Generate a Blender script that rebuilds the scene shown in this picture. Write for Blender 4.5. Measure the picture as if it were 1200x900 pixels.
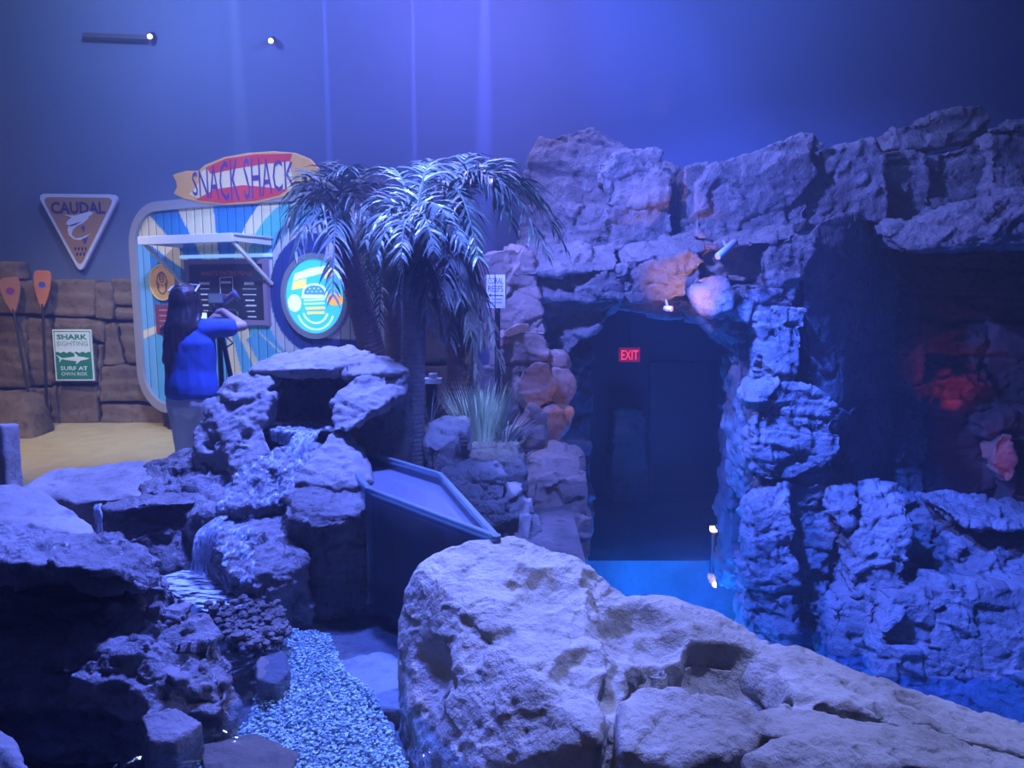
import bpy, bmesh, math, random
import numpy as np
from mathutils import Vector, Matrix

for _o in list(bpy.data.objects):
    bpy.data.objects.remove(_o)
scene = bpy.context.scene
COL = scene.collection
R = math.radians
random.seed(7)

# ------------------------------------------------------------------ camera
FPX, PITCH, CAMZ = 880.0, R(7.45), 1.65
cam_data = bpy.data.cameras.new('camera')
cam_data.sensor_width = 36.0
cam_data.lens = 36.0 * FPX / 1200.0
cam_data.clip_start = 0.05
cam = bpy.data.objects.new('camera', cam_data)
COL.objects.link(cam)
cam.location = (0, 0, CAMZ)
cam.rotation_euler = (R(90) - PITCH, 0, 0)
scene.camera = cam

def ray(px, py):
    u = (px - 600.0) / FPX
    v = (450.0 - py) / FPX
    return Vector((u, math.cos(PITCH) + v * math.sin(PITCH), -math.sin(PITCH) + v * math.cos(PITCH)))

def P(px, py, Y):
    """world point seen at a photo pixel, standing Y metres in front of the camera"""
    d = ray(px, py)
    t = Y / d.y
    return Vector((d.x * t, Y, CAMZ + d.z * t))

# ------------------------------------------------------------------ view and world
vs = scene.view_settings
vs.view_transform = 'Standard'
vs.look = 'None'
vs.exposure = 0.0
vs.gamma = 1.0
vs.use_curve_mapping = False
scene.cycles.use_denoising = True
scene.cycles.max_bounces = 6
scene.cycles.transparent_max_bounces = 12
scene.cycles.volume_bounces = 0
scene.cycles.sample_clamp_indirect = 4.0

world = bpy.data.worlds.new('hall_air')
scene.world = world
world.use_nodes = True
wn = world.node_tree
wn.nodes['Background'].inputs['Color'].default_value = (0.02, 0.03, 0.12, 1)
wn.nodes['Background'].inputs['Strength'].default_value = 0.2
_vs = wn.nodes.new('ShaderNodeVolumeScatter')          # thin theatre haze in the whole hall
_vs.inputs['Color'].default_value = (0.80, 0.86, 1.0, 1)
_vs.inputs['Density'].default_value = 0.012
_vs.inputs['Anisotropy'].default_value = 0.25
wn.links.new(_vs.outputs['Volume'], wn.nodes['World Output'].inputs['Volume'])

# ------------------------------------------------------------------ hall lights (ceiling spots, plus added lamps)
def spot(name, loc, aim, watts, color, cone=80, blend=0.5, size=0.12):
    d = bpy.data.lights.new(name, 'SPOT')
    d.energy = watts
    d.color = color
    d.spot_size = R(cone)
    d.spot_blend = blend
    d.shadow_soft_size = size
    o = bpy.data.objects.new(name, d)
    COL.objects.link(o)
    o.location = loc
    o.rotation_euler = (Vector(aim) - Vector(loc)).to_track_quat('-Z', 'Y').to_euler()
    return o

def area(name, loc, aim, watts, color, sx, sy):
    d = bpy.data.lights.new(name, 'AREA')
    d.energy = watts
    d.color = color
    d.shape = 'RECTANGLE'
    d.size, d.size_y = sx, sy
    o = bpy.data.objects.new(name, d)
    COL.objects.link(o)
    o.location = loc
    o.rotation_euler = (Vector(aim) - Vector(loc)).to_track_quat('-Z', 'Y').to_euler()
    return o

def point(name, loc, watts, color, size=0.1):
    d = bpy.data.lights.new(name, 'POINT')
    d.energy = watts
    d.color = color
    d.shadow_soft_size = size
    o = bpy.data.objects.new(name, d)
    COL.objects.link(o)
    o.location = loc
    return o

BLUE = (0.08, 0.14, 1.0)
spot('spot_waterfall', (-1.1, 4.75, 4.6), (-1.05, 4.1, 0.5), 3200, (0.12, 0.18, 1.0), 70, 0.6)
spot('spot_cliff', (-1.6, 4.9, 4.6), (3.0, 8.0, 0.8), 4200, (0.12, 0.17, 1.0), 60, 0.7)
spot('spot_right_rock', (0.2, 5.0, 4.6), (2.9, 6.9, -0.6), 9000, (0.035, 0.11, 1.0), 38, 0.5)
spot('spot_front_rock', (1.3, 3.3, 4.6), (0.75, 2.45, 0.4), 1350, (0.27, 0.335, 1.0), 48, 0.6)
spot('spot_camera_side', (-0.9, 0.9, 3.6), (-0.05, 2.2, 0.4), 26, (1.0, 0.85, 0.6), 26, 0.8)
spot('spot_left_rock', (-1.4, 4.4, 4.6), (-1.1, 2.7, 0.5), 1300, BLUE, 46, 0.6)
spot('spot_planter', (0.4, 2.7, 4.5), (0.1, 5.1, 0.7), 2000, (0.10, 0.17, 1.0), 24, 0.6)
spot('spot_palm', (-0.35, 1.6, 4.2), (-0.55, 4.85, 1.15), 260, (0.14, 0.19, 1.0), 22, 0.9)
spot('spot_grass', (0.5, 3.1, 4.6), (-0.2, 5.35, 0.85), 900, (0.45, 0.62, 1.0), 11, 0.6)
spot('spot_sand', (-4.9, 5.6, 4.6), (-5.0, 8.2, 0.2), 520, (1.0, 0.74, 0.40), 62, 1.0)
spot('spot_shack', (-1.7, 3.4, 4.6), (-3.1, 7.9, 1.5), 1700, (0.36, 0.47, 1.0), 42, 0.9)
point('glow_lamp_centre', (-0.3, 7.4, 4.85), 260, (0.34, 0.28, 1.0))
point('glow_lamp_left', (-3.8, 7.2, 4.9), 200, (0.33, 0.46, 1.0))
point('glow_lamp_right', (2.3, 7.4, 4.9), 110, (0.10, 0.24, 1.0))
# unseen tight spots added above the view to draw streaks in the haze
def shaft(px0, px1, Y, cone, watts, color):
    a, b = P(px0, 40, Y), P(px1, 420, Y)
    d = (b - a) / (a.z - b.z)
    spot('added_shaft_spot', a + d * (a.z - 5.3), b, watts, color, cone, 0.35, 0.01)
shaft(568, 566, 6.75, 4.0, 120000, (0.10, 0.13, 1.0))
shaft(381, 394, 6.85, 1.5, 220000, (0.10, 0.14, 1.0))
shaft(484, 489, 7.4, 1.5, 260000, (0.12, 0.14, 1.0))
shaft(276, 298, 6.9, 4.0, 22000, (0.30, 0.40, 1.0))
area('added_fill', (0.0, 3.0, 4.7), (0.0, 4.0, 0.0), 8, (0.12, 0.16, 1.0), 6.0, 4.0)  # unseen soft area lamp added as ambient fill
# ------------------------------------------------------------------ noise (numpy)
def _hash(ix, iy, iz, seed):
    h = (ix.astype(np.int64) * 374761393 + iy.astype(np.int64) * 668265263 + iz.astype(np.int64) * 2147483647 + seed * 1274126177) & 0xFFFFFFFF
    h = ((h ^ (h >> 13)) * 1274126177) & 0xFFFFFFFF
    h = ((h ^ (h >> 16)) * 2246822519) & 0xFFFFFFFF
    return (h ^ (h >> 15)) & 0xFFFFFFFF

def rnd(ix, iy, iz, seed=0):
    return _hash(np.asarray(ix), np.asarray(iy), np.asarray(iz), seed) / 4294967295.0

def vnoise(p, seed=0):
    """smooth value noise, -1..1"""
    i = np.floor(p).astype(np.int64)
    f = p - i
    f = f * f * f * (f * (f * 6 - 15) + 10)
    out = 0
    for dx in (0, 1):
        wx = f[:, 0] if dx else 1 - f[:, 0]
        for dy in (0, 1):
            wy = f[:, 1] if dy else 1 - f[:, 1]
            for dz in (0, 1):
                wz = f[:, 2] if dz else 1 - f[:, 2]
                out = out + wx * wy * wz * rnd(i[:, 0] + dx, i[:, 1] + dy, i[:, 2] + dz, seed)
    return out * 2 - 1

def fbm(p, octv=4, seed=0, gain=0.5):
    a, s, t = 1.0, 0, 0
    for k in range(octv):
        s = s + a * vnoise(p * (2.0 ** k) + 17.3 * k, seed + k)
        t += a
        a *= gain
    return s / t

def cellular(p, seed=0):
    """F1, F2 and cell value"""
    i = np.floor(p).astype(np.int64)
    f1 = np.full(len(p), 9.0)
    f2 = np.full(len(p), 9.0)
    cv = np.zeros(len(p))
    for dx in (-1, 0, 1):
        for dy in (-1, 0, 1):
            for dz in (-1, 0, 1):
                c = i + np.array([dx, dy, dz])
                q = np.stack([c[:, k] + rnd(c[:, 0], c[:, 1], c[:, 2], seed + 11 * k) for k in range(3)], 1)
                d = np.linalg.norm(q - p, axis=1)
                n = d < f1
                f2 = np.where(n, f1, np.minimum(f2, d))
                cv = np.where(n, rnd(c[:, 0], c[:, 1], c[:, 2], seed + 77), cv)
                f1 = np.where(n, d, f1)
    return f1, f2, cv

# ------------------------------------------------------------------ objects
def new_mesh(name, V, F, mat=None, smooth=True):
    me = bpy.data.meshes.new(name)
    me.from_pydata([tuple(v) for v in V], [], [tuple(f) for f in F])
    if mat:
        me.materials.append(mat)
    if smooth:
        me.polygons.foreach_set('use_smooth', [True] * len(me.polygons))
    me.update()
    return me

def props(o, label=None, cat=None, group=None, kind=None):
    if label: o['label'] = label
    if cat: o['category'] = cat
    if group: o['group'] = group
    if kind: o['kind'] = kind
    return o

def link(name, me, parent=None):
    """world-space mesh -> object; origin at its own base, or at its parent's origin"""
    o = bpy.data.objects.new(name, me)
    COL.objects.link(o)
    n = len(me.vertices)
    co = np.empty(n * 3)
    me.vertices.foreach_get('co', co)
    co = co.reshape(-1, 3)
    if parent is None:
        base = np.array([(co[:, 0].min() + co[:, 0].max()) / 2, (co[:, 1].min() + co[:, 1].max()) / 2, co[:, 2].min()])
        o.location = base
    else:
        p = parent
        base = np.zeros(3)
        while p is not None:
            base = base + np.array(p.location)
            p = p.parent
        o.parent = parent
    co -= base
    me.vertices.foreach_set('co', co.ravel())
    me.update()
    return o

def mk(name, V, F, mat, parent=None, smooth=False):
    return link(name, new_mesh(name, V, F, mat, smooth), parent)

def empty(name, loc, label=None, cat=None, group=None, kind=None):
    o = bpy.data.objects.new(name, None)
    COL.objects.link(o)
    o.location = loc
    o.empty_display_size = 0.1
    return props(o, label, cat, group, kind)

class MB:
    """collects shapes in world space, builds one mesh"""
    def __init__(s):
        s.V, s.F = [], []
    def add(s, V, F):
        b = len(s.V)
        s.V += [tuple(v) for v in V]
        s.F += [tuple(i + b for i in f) for f in F]
        return s
    def box(s, c, size, ax=None):
        ax = ax or (Vector((1, 0, 0)), Vector((0, 1, 0)), Vector((0, 0, 1)))
        c = Vector(c)
        V = [c + ax[0] * (size[0] / 2 * i) + ax[1] * (size[1] / 2 * j) + ax[2] * (size[2] / 2 * k) for i in (-1, 1) for j in (-1, 1) for k in (-1, 1)]
        F = [(0, 1, 3, 2), (4, 6, 7, 5), (0, 4, 5, 1), (2, 3, 7, 6), (0, 2, 6, 4), (1, 5, 7, 3)]
        return s.add(V, F)
    def bar(s, a, b, w, h=None, up=(0, 0, 1)):
        a, b = Vector(a), Vector(b)
        z = (b - a).normalized()
        x = z.cross(Vector(up))
        if x.length < 1e-4:
            x = z.cross(Vector((0, 1, 0)))
        x.normalize()
        y = x.cross(z).normalized()
        return s.box((a + b) / 2, (w, h or w, (b - a).length), (x, y, z))
    def tube(s, pts, rad, n=10, cap=True):
        pts = [Vector(p) for p in pts]
        rr = rad if isinstance(rad, (list, tuple)) else [rad] * len(pts)
        V, F = [], []
        x = None
        for i, p in enumerate(pts):
            t = (pts[min(i + 1, len(pts) - 1)] - pts[max(i - 1, 0)]).normalized()
            if x is None:
                x = t.cross(Vector((0, 0, 1)))
                if x.length < 0.05:
                    x = t.cross(Vector((0, 1, 0)))
            x = (x - t * x.dot(t)).normalized()
            y = t.cross(x)
            for k in range(n):
                a = 2 * math.pi * k / n
                V.append(p + (x * math.cos(a) + y * math.sin(a)) * rr[i])
        for i in range(len(pts) - 1):
            for k in range(n):
                F.append((i * n + k, i * n + (k + 1) % n, (i + 1) * n + (k + 1) % n, (i + 1) * n + k))
        if cap:
            F.append(tuple(range(n))[::-1])
            F.append(tuple((len(pts) - 1) * n + k for k in range(n)))
        return s.add(V, F)
    def prism(s, poly, fr, d0, d1):
        """closed 2-D polygon in a frame (origin, ex, ey, normal), from depth d0 to d1 along the normal"""
        o, ex, ey, n = fr
        m = len(poly)
        V = [o + ex * x + ey * y + n * d0 for x, y in poly] + [o + ex * x + ey * y + n * d1 for x, y in poly]
        F = [tuple(range(m))[::-1], tuple(range(m, 2 * m))] + [(i, (i + 1) % m, m + (i + 1) % m, m + i) for i in range(m)]
        return s.add(V, F)
    def build(s, name, mat, parent=None, smooth=False, bevel=0):
        bm = bmesh.new()
        vs_ = [bm.verts.new(v) for v in s.V]
        for f in s.F:
            try:
                bm.faces.new([vs_[i] for i in f])
            except ValueError:
                pass
        bmesh.ops.recalc_face_normals(bm, faces=bm.faces)
        big = [f for f in bm.faces if len(f.verts) > 4]
        if big:
            bmesh.ops.triangulate(bm, faces=big)
        me = bpy.data.meshes.new(name)
        bm.to_mesh(me)
        bm.free()
        me.materials.append(mat)
        if smooth:
            me.polygons.foreach_set('use_smooth', [True] * len(me.polygons))
        o = link(name, me, parent)
        if bevel:
            b = o.modifiers.new('bevel', 'BEVEL')
            b.width = bevel
            b.segments = 2
            b.limit_method = 'ANGLE'
        return o

def ellipse(cx, cy, rx, ry, n=36, a0=0, a1=360):
    full = abs(a1 - a0) >= 360
    m = n if full else n + 1
    return [(cx + rx * math.cos(R(a0 + (a1 - a0) * k / n)), cy + ry * math.sin(R(a0 + (a1 - a0) * k / n))) for k in range(m)]

def ringpoly(mb, outer, inner, fr, d0, d1):
    """band between two polygons of equal length"""
    o, ex, ey, n = fr
    m = len(outer)
    V = []
    for d in (d0, d1):
        for pl in (outer, inner):
            V += [o + ex * x + ey * y + n * d for x, y in pl]
    F = []
    for i in range(m):
        j = (i + 1) % m
        F += [(i, j, m + j, m + i), (2 * m + i, 3 * m + i, 3 * m + j, 2 * m + j), (i, 2 * m + i, 2 * m + j, j), (m + i, m + j, 3 * m + j, 3 * m + i)]
    return mb.add(V, F)

def text(s, fr, cx, cy, w, h, mat, parent, d=0.004, name='lettering', bold=0.0, shear=0.0, fn=None):
    cu = bpy.data.curves.new('lettering', 'FONT')
    cu.body = s
    cu.resolution_u = 2
    cu.shear = shear
    cu.offset = bold
    t = bpy.data.objects.new('tmp_text', cu)
    COL.objects.link(t)
    dg = bpy.context.evaluated_depsgraph_get()
    me = bpy.data.meshes.new_from_object(t.evaluated_get(dg))
    bpy.data.objects.remove(t)
    n = len(me.vertices)
    co = np.empty(n * 3)
    me.vertices.foreach_get('co', co)
    co = co.reshape(-1, 3)
    mn, mx = co.min(0), co.max(0)
    k = (co - (mn + mx) / 2) / np.maximum(mx - mn, 1e-6)
    o, ex, ey, nn = fr
    X, Y = cx + k[:, 0] * w, cy + k[:, 1] * h
    if fn:
        X, Y = fn(X, Y)
    W = np.array(o)[None] + X[:, None] * np.array(ex)[None] + Y[:, None] * np.array(ey)[None] + np.array(nn)[None] * d
    me.vertices.foreach_set('co', W.ravel())
    me.materials.clear()
    me.materials.append(mat)
    me.name = name
    return link(name, me, parent)

# ------------------------------------------------------------------ rock
def hull_vf(pts):
    bm = bmesh.new()
    for p in pts:
        bm.verts.new(p)
    r = bmesh.ops.convex_hull(bm, input=bm.verts)
    bmesh.ops.delete(bm, geom=list({g for g in r['geom_interior'] + r['geom_unused'] if isinstance(g, bmesh.types.BMVert)}), context='VERTS')
    bmesh.ops.recalc_face_normals(bm, faces=bm.faces)
    bm.verts.index_update()
    V = [v.co.copy() for v in bm.verts]
    F = [tuple(v.index for v in f.verts) for f in bm.faces]
    bm.free()
    return V, F

def H(pts, t=0.0, zb=None, shrink=0.88):
    """convex lump: photo points (px, py, Y), optional thickness t backwards, optional foot at height zb"""
    W = [P(*p) if isinstance(p, tuple) and len(p) == 3 else Vector(p) for p in pts]
    c = sum(W, Vector()) / len(W)
    out = list(W)
    if t:
        out += [c + (w - c) * shrink + Vector((0, t, 0)) for w in W]
    if zb is not None:
        out += [Vector((c.x + (w.x - c.x) * 1.0, c.y + (w.y - c.y) * 1.0, zb)) for w in out[:] if w.z > zb]
    return out

def remesh(hulls, vox):
    mb = MB()
    for h in hulls:
        mb.add(*hull_vf(h))
    me = bpy.data.meshes.new('tmp')
    me.from_pydata(mb.V, [], mb.F)
    t = bpy.data.objects.new('tmp_rock', me)
    COL.objects.link(t)
    m = t.modifiers.new('r', 'REMESH')
    m.mode = 'VOXEL'
    m.voxel_size = vox
    m.adaptivity = 0
    dg = bpy.context.evaluated_depsgraph_get()
    out = bpy.data.meshes.new_from_object(t.evaluated_get(dg))
    bpy.data.objects.remove(t)
    bpy.data.meshes.remove(me)
    return out

def get_co(me):
    co = np.empty(len(me.vertices) * 3)
    me.vertices.foreach_get('co', co)
    return co.reshape(-1, 3)

def set_co(me, co):
    me.vertices.foreach_set('co', np.ascontiguousarray(co).ravel())
    me.update()

def get_no(me):
    no = np.empty(len(me.vertices) * 3)
    me.vertices.foreach_get('normal', no)
    return no.reshape(-1, 3)

def lap(me, co, it, w=0.6):
    e = np.empty(len(me.edges) * 2, dtype=np.int32)
    me.edges.foreach_get('vertices', e)
    a, b = e[0::2], e[1::2]
    n = len(co)
    deg = np.maximum(np.bincount(a, minlength=n) + np.bincount(b, minlength=n), 1)
    for _ in range(it):
        s = np.stack([np.bincount(a, weights=co[b, k], minlength=n) + np.bincount(b, weights=co[a, k], minlength=n) for k in range(3)], 1)
        co = co + w * (s / deg[:, None] - co)
    return co

def facets(p, size, seed=0, zs=1.5):
    """broken stone: a tilted plane for every random cell"""
    q0 = p / size
    q0 = np.stack([q0[:, 0], q0[:, 1], q0[:, 2] * zs], 1)
    i = np.floor(q0).astype(np.int64)
    f1 = np.full(len(p), 9.0)
    val = np.zeros(len(p))
    for dx in (-1, 0, 1):
        for dy in (-1, 0, 1):
            for dz in (-1, 0, 1):
                c = i + np.array([dx, dy, dz])
                r = [rnd(c[:, 0], c[:, 1], c[:, 2], seed + 11 * k) for k in range(7)]
                v = q0 - np.stack([c[:, k] + r[k] for k in range(3)], 1)
                d = np.einsum('ij,ij->i', v, v)
                n = d < f1
                val = np.where(n, v[:, 0] * (r[3] * 2 - 1) + v[:, 1] * (r[4] * 2 - 1) + v[:, 2] * (r[5] * 2 - 1) + r[6] - 0.5, val)
                f1 = np.where(n, d, f1)
    return val

def block_disp(p, seed, h, w, tilt=(0.08, 0.0)):
    """layered, jointed rock: a random step for each block, a groove at each joint"""
    q = p + 0.22 * h * np.stack([fbm(p / (h * 2.2), 2, seed + k) for k in range(3)], 1)
    u = (q[:, 2] + tilt[0] * q[:, 0] + tilt[1] * q[:, 1]) / h + 0.5 * vnoise(q / (w * 1.7), seed + 5)
    k = np.floor(u)
    fu = u - k
    a = q[:, 0] / w + rnd(k, k * 0, k * 0 + 3, seed) * 7.0
    b = q[:, 1] / w + rnd(k, k * 0, k * 0 + 5, seed) * 7.0
    ia, ib = np.floor(a), np.floor(b)
    r = rnd(k, ia, ib, seed + 1) * 2 - 1
    lay = rnd(k, k * 0 + 9, k * 0, seed + 2) * 2 - 1
    e1 = np.minimum(fu, 1 - fu) * h
    e2 = np.minimum(np.minimum(a - ia, 1 - (a - ia)), np.minimum(b - ib, 1 - (b - ib))) * w
    g = np.exp(-(e1 / (0.07 * h)) ** 2) + 0.6 * np.exp(-(e2 / (0.06 * h)) ** 2)
    return 0.6 * r + 0.5 * lay - 0.55 * np.minimum(g, 1.2)

def rock(name, hulls, vox, mat, parent=None, smooth=4, fb=(0.03, 0.35), fine=(0.006, 0.06), block=None, strata=None, pits=None, ridge=None, dents=(), seed=0, tilt=(0.08, 0), post=0, fac=None):
    me = remesh(hulls, vox)
    co = lap(me, get_co(me), smooth)
    set_co(me, co)
    no = get_no(me)
    d = np.zeros(len(co))
    if fb:
        d += fb[0] * fbm(co / fb[1], 3, seed)
    if block:
        d += block[0] * block_disp(co, seed, block[1], block[2], tilt)
    if strata:
        u = (co[:, 2] + tilt[0] * co[:, 0] + tilt[1] * co[:, 1]) / strata[1] + 0.9 * fbm(co / (strata[1] * 4), 3, seed + 8)
        f = u - np.floor(u)
        d += strata[0] * (np.where(f < 0.75, f / 0.75, (1 - f) / 0.25) - 0.5) * (0.4 + 0.6 * np.clip(0.5 + fbm(co / 0.4, 2, seed + 9), 0, 1))
    if ridge:
        d += ridge[0] * (1 - 2 * np.abs(fbm(co / ridge[1], 4, seed + 21))) - ridge[0] * 0.5
    if fac:
        wq = co + 0.12 * fac[1] * np.stack([fbm(co / (0.5 * fac[1]), 2, seed + 61 + k) for k in range(3)], 1)
        d += fac[0] * facets(wq, fac[1], seed + 51) + 0.4 * fac[0] * facets(wq, fac[1] * 0.4, seed + 52)
    if pits:
        f1, f2, cv = cellular(co / pits[1], seed + 31)
        d -= pits[0] * np.clip(0.55 - f1, 0, 1) * 2 * (cv > 0.45) * np.clip(0.5 + 1.2 * fbm(co / (pits[1] * 5), 2, seed + 33), 0, 1)
    if fine:
        d += fine[0] * fbm(co / fine[1], 3, seed + 41, 0.6)
    for c, r_, dep in dents:
        v = co - np.array(c)
        dist = np.linalg.norm(v, axis=1) / r_ + 0.45 * fbm(co / (r_ * 0.7), 2, seed + 71)
        d -= dep * np.clip(1 - dist ** 2, 0, 1) ** 1.3
    co = co + no * d[:, None]
    if post:
        co = lap(me, co, post, 0.5)
    set_co(me, co)
    me.polygons.foreach_set('use_smooth', [True] * len(me.polygons))
    me.materials.append(mat)
    me.name = name
    return link(name, me, parent)

# ------------------------------------------------------------------ materials
def _new(name):
    m = bpy.data.materials.new(name)
    m.use_nodes = True
    return m, m.node_tree.nodes, m.node_tree.links, m.node_tree.nodes['Principled BSDF']

def plain(name, col, rough=0.6, metal=0.0, emit=None, es=0.0, var=0.0, scale=8.0, spec=0.5):
    m, n, l, b = _new(name)
    b.inputs['Base Color'].default_value = (*col, 1)
    b.inputs['Roughness'].default_value = rough
    b.inputs['Metallic'].default_value = metal
    b.inputs['Specular IOR Level'].default_value = spec
    if emit:
        b.inputs['Emission Color'].default_value = (*emit, 1)
        b.inputs['Emission Strength'].default_value = es
    if var:
        t = n.new('ShaderNodeTexCoord')
        x = n.new('ShaderNodeTexNoise')
        x.inputs['Scale'].default_value = scale
        x.inputs['Detail'].default_value = 5
        l.new(t.outputs['Object'], x.inputs['Vector'])
        r = n.new('ShaderNodeMix')
        r.data_type = 'RGBA'
        r.inputs['A'].default_value = (*[c * (1 - var) for c in col], 1)
        r.inputs['B'].default_value = (*[min(1, c * (1 + var)) for c in col], 1)
        l.new(x.outputs['Fac'], r.inputs['Factor'])
        l.new(r.outputs['Result'], b.inputs['Base Color'])
    return m

def rockmat(name, ca, cb, cc, rough=(0.7, 0.95), bump=0.5, scale=1.0, wet=0.0, spec=0.3, dist=0.03):
    m, n, l, b = _new(name)
    t = n.new('ShaderNodeTexCoord')
    def noise(sc, det, rgh=0.55):
        x = n.new('ShaderNodeTexNoise')
        x.inputs['Scale'].default_value = sc * scale
        x.inputs['Detail'].default_value = det
        x.inputs['Roughness'].default_value = rgh
        l.new(t.outputs['Object'], x.inputs['Vector'])
        return x
    n1, n2, n3 = noise(2.2, 6), noise(14, 8, 0.65), noise(60, 5, 0.6)
    r1 = n.new('ShaderNodeValToRGB')
    e = r1.color_ramp.elements
    e[0].position, e[0].color = 0.35, (*ca, 1)
    e[1].position, e[1].color = 0.65, (*cb, 1)
    l.new(n1.outputs['Fac'], r1.inputs['Fac'])
    mx = n.new('ShaderNodeMix')
    mx.data_type = 'RGBA'
    r2 = n.new('ShaderNodeValToRGB')
    r2.color_ramp.elements[0].position = 0.52
    r2.color_ramp.elements[1].position = 0.72
    l.new(n2.outputs['Fac'], r2.inputs['Fac'])
    l.new(r2.outputs['Color'], mx.inputs['Factor'])
    l.new(r1.outputs['Color'], mx.inputs['A'])
    mx.inputs['B'].default_value = (*cc, 1)
    l.new(mx.outputs['Result'], b.inputs['Base Color'])
    mr = n.new('ShaderNodeMapRange')
    mr.inputs['To Min'].default_value, mr.inputs['To Max'].default_value = rough
    mr.inputs['From Min'].default_value, mr.inputs['From Max'].default_value = 0.3, 0.7
    l.new(n1.outputs['Fac'], mr.inputs['Value'])
    l.new(mr.outputs['Result'], b.inputs['Roughness'])
    b.inputs['Specular IOR Level'].default_value = spec
    if wet:
        b.inputs['Coat Weight'].default_value = wet
        b.inputs['Coat Roughness'].default_value = 0.18
    ad = n.new('ShaderNodeMath')
    ad.operation = 'MULTIPLY_ADD'
    l.new(n3.outputs['Fac'], ad.inputs[0])
    ad.inputs[1].default_value = 0.35
    l.new(n2.outputs['Fac'], ad.inputs[2])
    bp = n.new('ShaderNodeBump')
    bp.inputs['Strength'].default_value = bump
    bp.inputs['Distance'].default_value = dist
    l.new(ad.outputs[0], bp.inputs['Height'])
    l.new(bp.outputs['Normal'], b.inputs['Normal'])
    if wet:
        l.new(bp.outputs['Normal'], b.inputs['Coat Normal'])
    return m

def watermat(name, tint=(0.9, 0.97, 1.0), scale=6.0, bump=0.25, dist=0.02, ior=1.33, rough=0.03, haze=0.0, haze_glare_col=(0.1, 0.2, 0.5)):
    """clear water or acrylic: fresnel mirror over a tinted see-through"""
    m = bpy.data.materials.new(name)
    m.use_nodes = True
    n, l = m.node_tree.nodes, m.node_tree.links
    n.remove(n['Principled BSDF'])
    out = n['Material Output']
    tr = n.new('ShaderNodeBsdfTransparent')
    tr.inputs['Color'].default_value = (*tint, 1)
    gl = n.new('ShaderNodeBsdfGlossy')
    gl.inputs['Roughness'].default_value = rough
    fr = n.new('ShaderNodeFresnel')
    fr.inputs['IOR'].default_value = ior
    mx = n.new('ShaderNodeMixShader')
    t = n.new('ShaderNodeTexCoord')
    if bump:
        x = n.new('ShaderNodeTexNoise')
        x.inputs['Scale'].default_value = scale
        x.inputs['Detail'].default_value = 3
        x.inputs['Distortion'].default_value = 0.4
        l.new(t.outputs['Object'], x.inputs['Vector'])
        bp = n.new('ShaderNodeBump')
        bp.inputs['Strength'].default_value = bump
        bp.inputs['Distance'].default_value = dist
        l.new(x.outputs['Fac'], bp.inputs['Height'])
        l.new(bp.outputs['Normal'], gl.inputs['Normal'])
        l.new(bp.outputs['Normal'], fr.inputs['Normal'])
    l.new(fr.outputs[0], mx.inputs['Fac'])
    l.new(tr.outputs[0], mx.inputs[1])
    l.new(gl.outputs[0], mx.inputs[2])
    last = mx
    if haze:  # diffuse share for surface haze and painted glare
        df = n.new('ShaderNodeBsdfDiffuse')
        df.inputs['Color'].default_value = (*haze_glare_col, 1)
        m2 = n.new('ShaderNodeMixShader')
        m2.inputs['Fac'].default_value = haze
        l.new(mx.outputs[0], m2.inputs[1])
        l.new(df.outputs[0], m2.inputs[2])
        last = m2
    l.new(last.outputs[0], out.inputs['Surface'])
    return m

M = {}
M['rock'] = rockmat('rock_grey', (0.24, 0.22, 0.20), (0.37, 0.345, 0.31), (0.16, 0.145, 0.13))
M['rock_cliff'] = rockmat('rock_cliff', (0.20, 0.185, 0.175), (0.33, 0.31, 0.29), (0.14, 0.13, 0.12), bump=1.0, dist=0.05)
M['rock_front'] = rockmat('rock_front', (0.30, 0.28, 0.23), (0.46, 0.445, 0.40), (0.20, 0.18, 0.13), bump=0.9, dist=0.025, rough=(0.6, 0.9))
M['rock_wet'] = rockmat('rock_wet', (0.13, 0.12, 0.115), (0.30, 0.28, 0.265), (0.09, 0.085, 0.08), rough=(0.3, 0.7), bump=0.9, wet=0.35)
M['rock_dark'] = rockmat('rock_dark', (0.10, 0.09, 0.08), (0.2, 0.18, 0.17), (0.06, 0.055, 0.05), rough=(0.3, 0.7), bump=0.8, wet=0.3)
M['rock_warm'] = rockmat('rock_warm', (0.30, 0.22, 0.17), (0.40, 0.30, 0.24), (0.20, 0.15, 0.12), bump=0.5)  # warm lamplight put into the base colour
M['rock_mural'] = rockmat('rock_mural', (0.12, 0.09, 0.06), (0.23, 0.175, 0.12), (0.07, 0.05, 0.04), bump=0.5, scale=0.8)
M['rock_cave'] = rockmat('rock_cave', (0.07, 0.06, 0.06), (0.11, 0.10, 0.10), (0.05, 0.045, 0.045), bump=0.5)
M['sand'] = plain('sand', (0.56, 0.49, 0.24), 0.9, var=0.22, scale=5)
M['white'] = plain('white_paint', (0.75, 0.76, 0.78), 0.45)
M['black'] = plain('black_plastic', (0.015, 0.015, 0.018), 0.4)
M['steel'] = plain('steel', (0.55, 0.56, 0.58), 0.3, metal=1.0)
M['wall'] = plain('wall_paint', (0.10, 0.15, 0.26), 0.85, var=0.12, scale=0.8)
M['ceiling'] = plain('ceiling_paint', (0.34, 0.34, 0.44), 0.9)
# ================================================================== the hall
YB, ZC = 9.2, 5.4
def structure(o):
    o['kind'] = 'structure'
    return o
def slab(name, a, b, mat):
    a, b = Vector(a), Vector(b)
    return structure(MB().box((a + b) / 2, (b.x - a.x, b.y - a.y, b.z - a.z)).build(name, mat))

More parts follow.
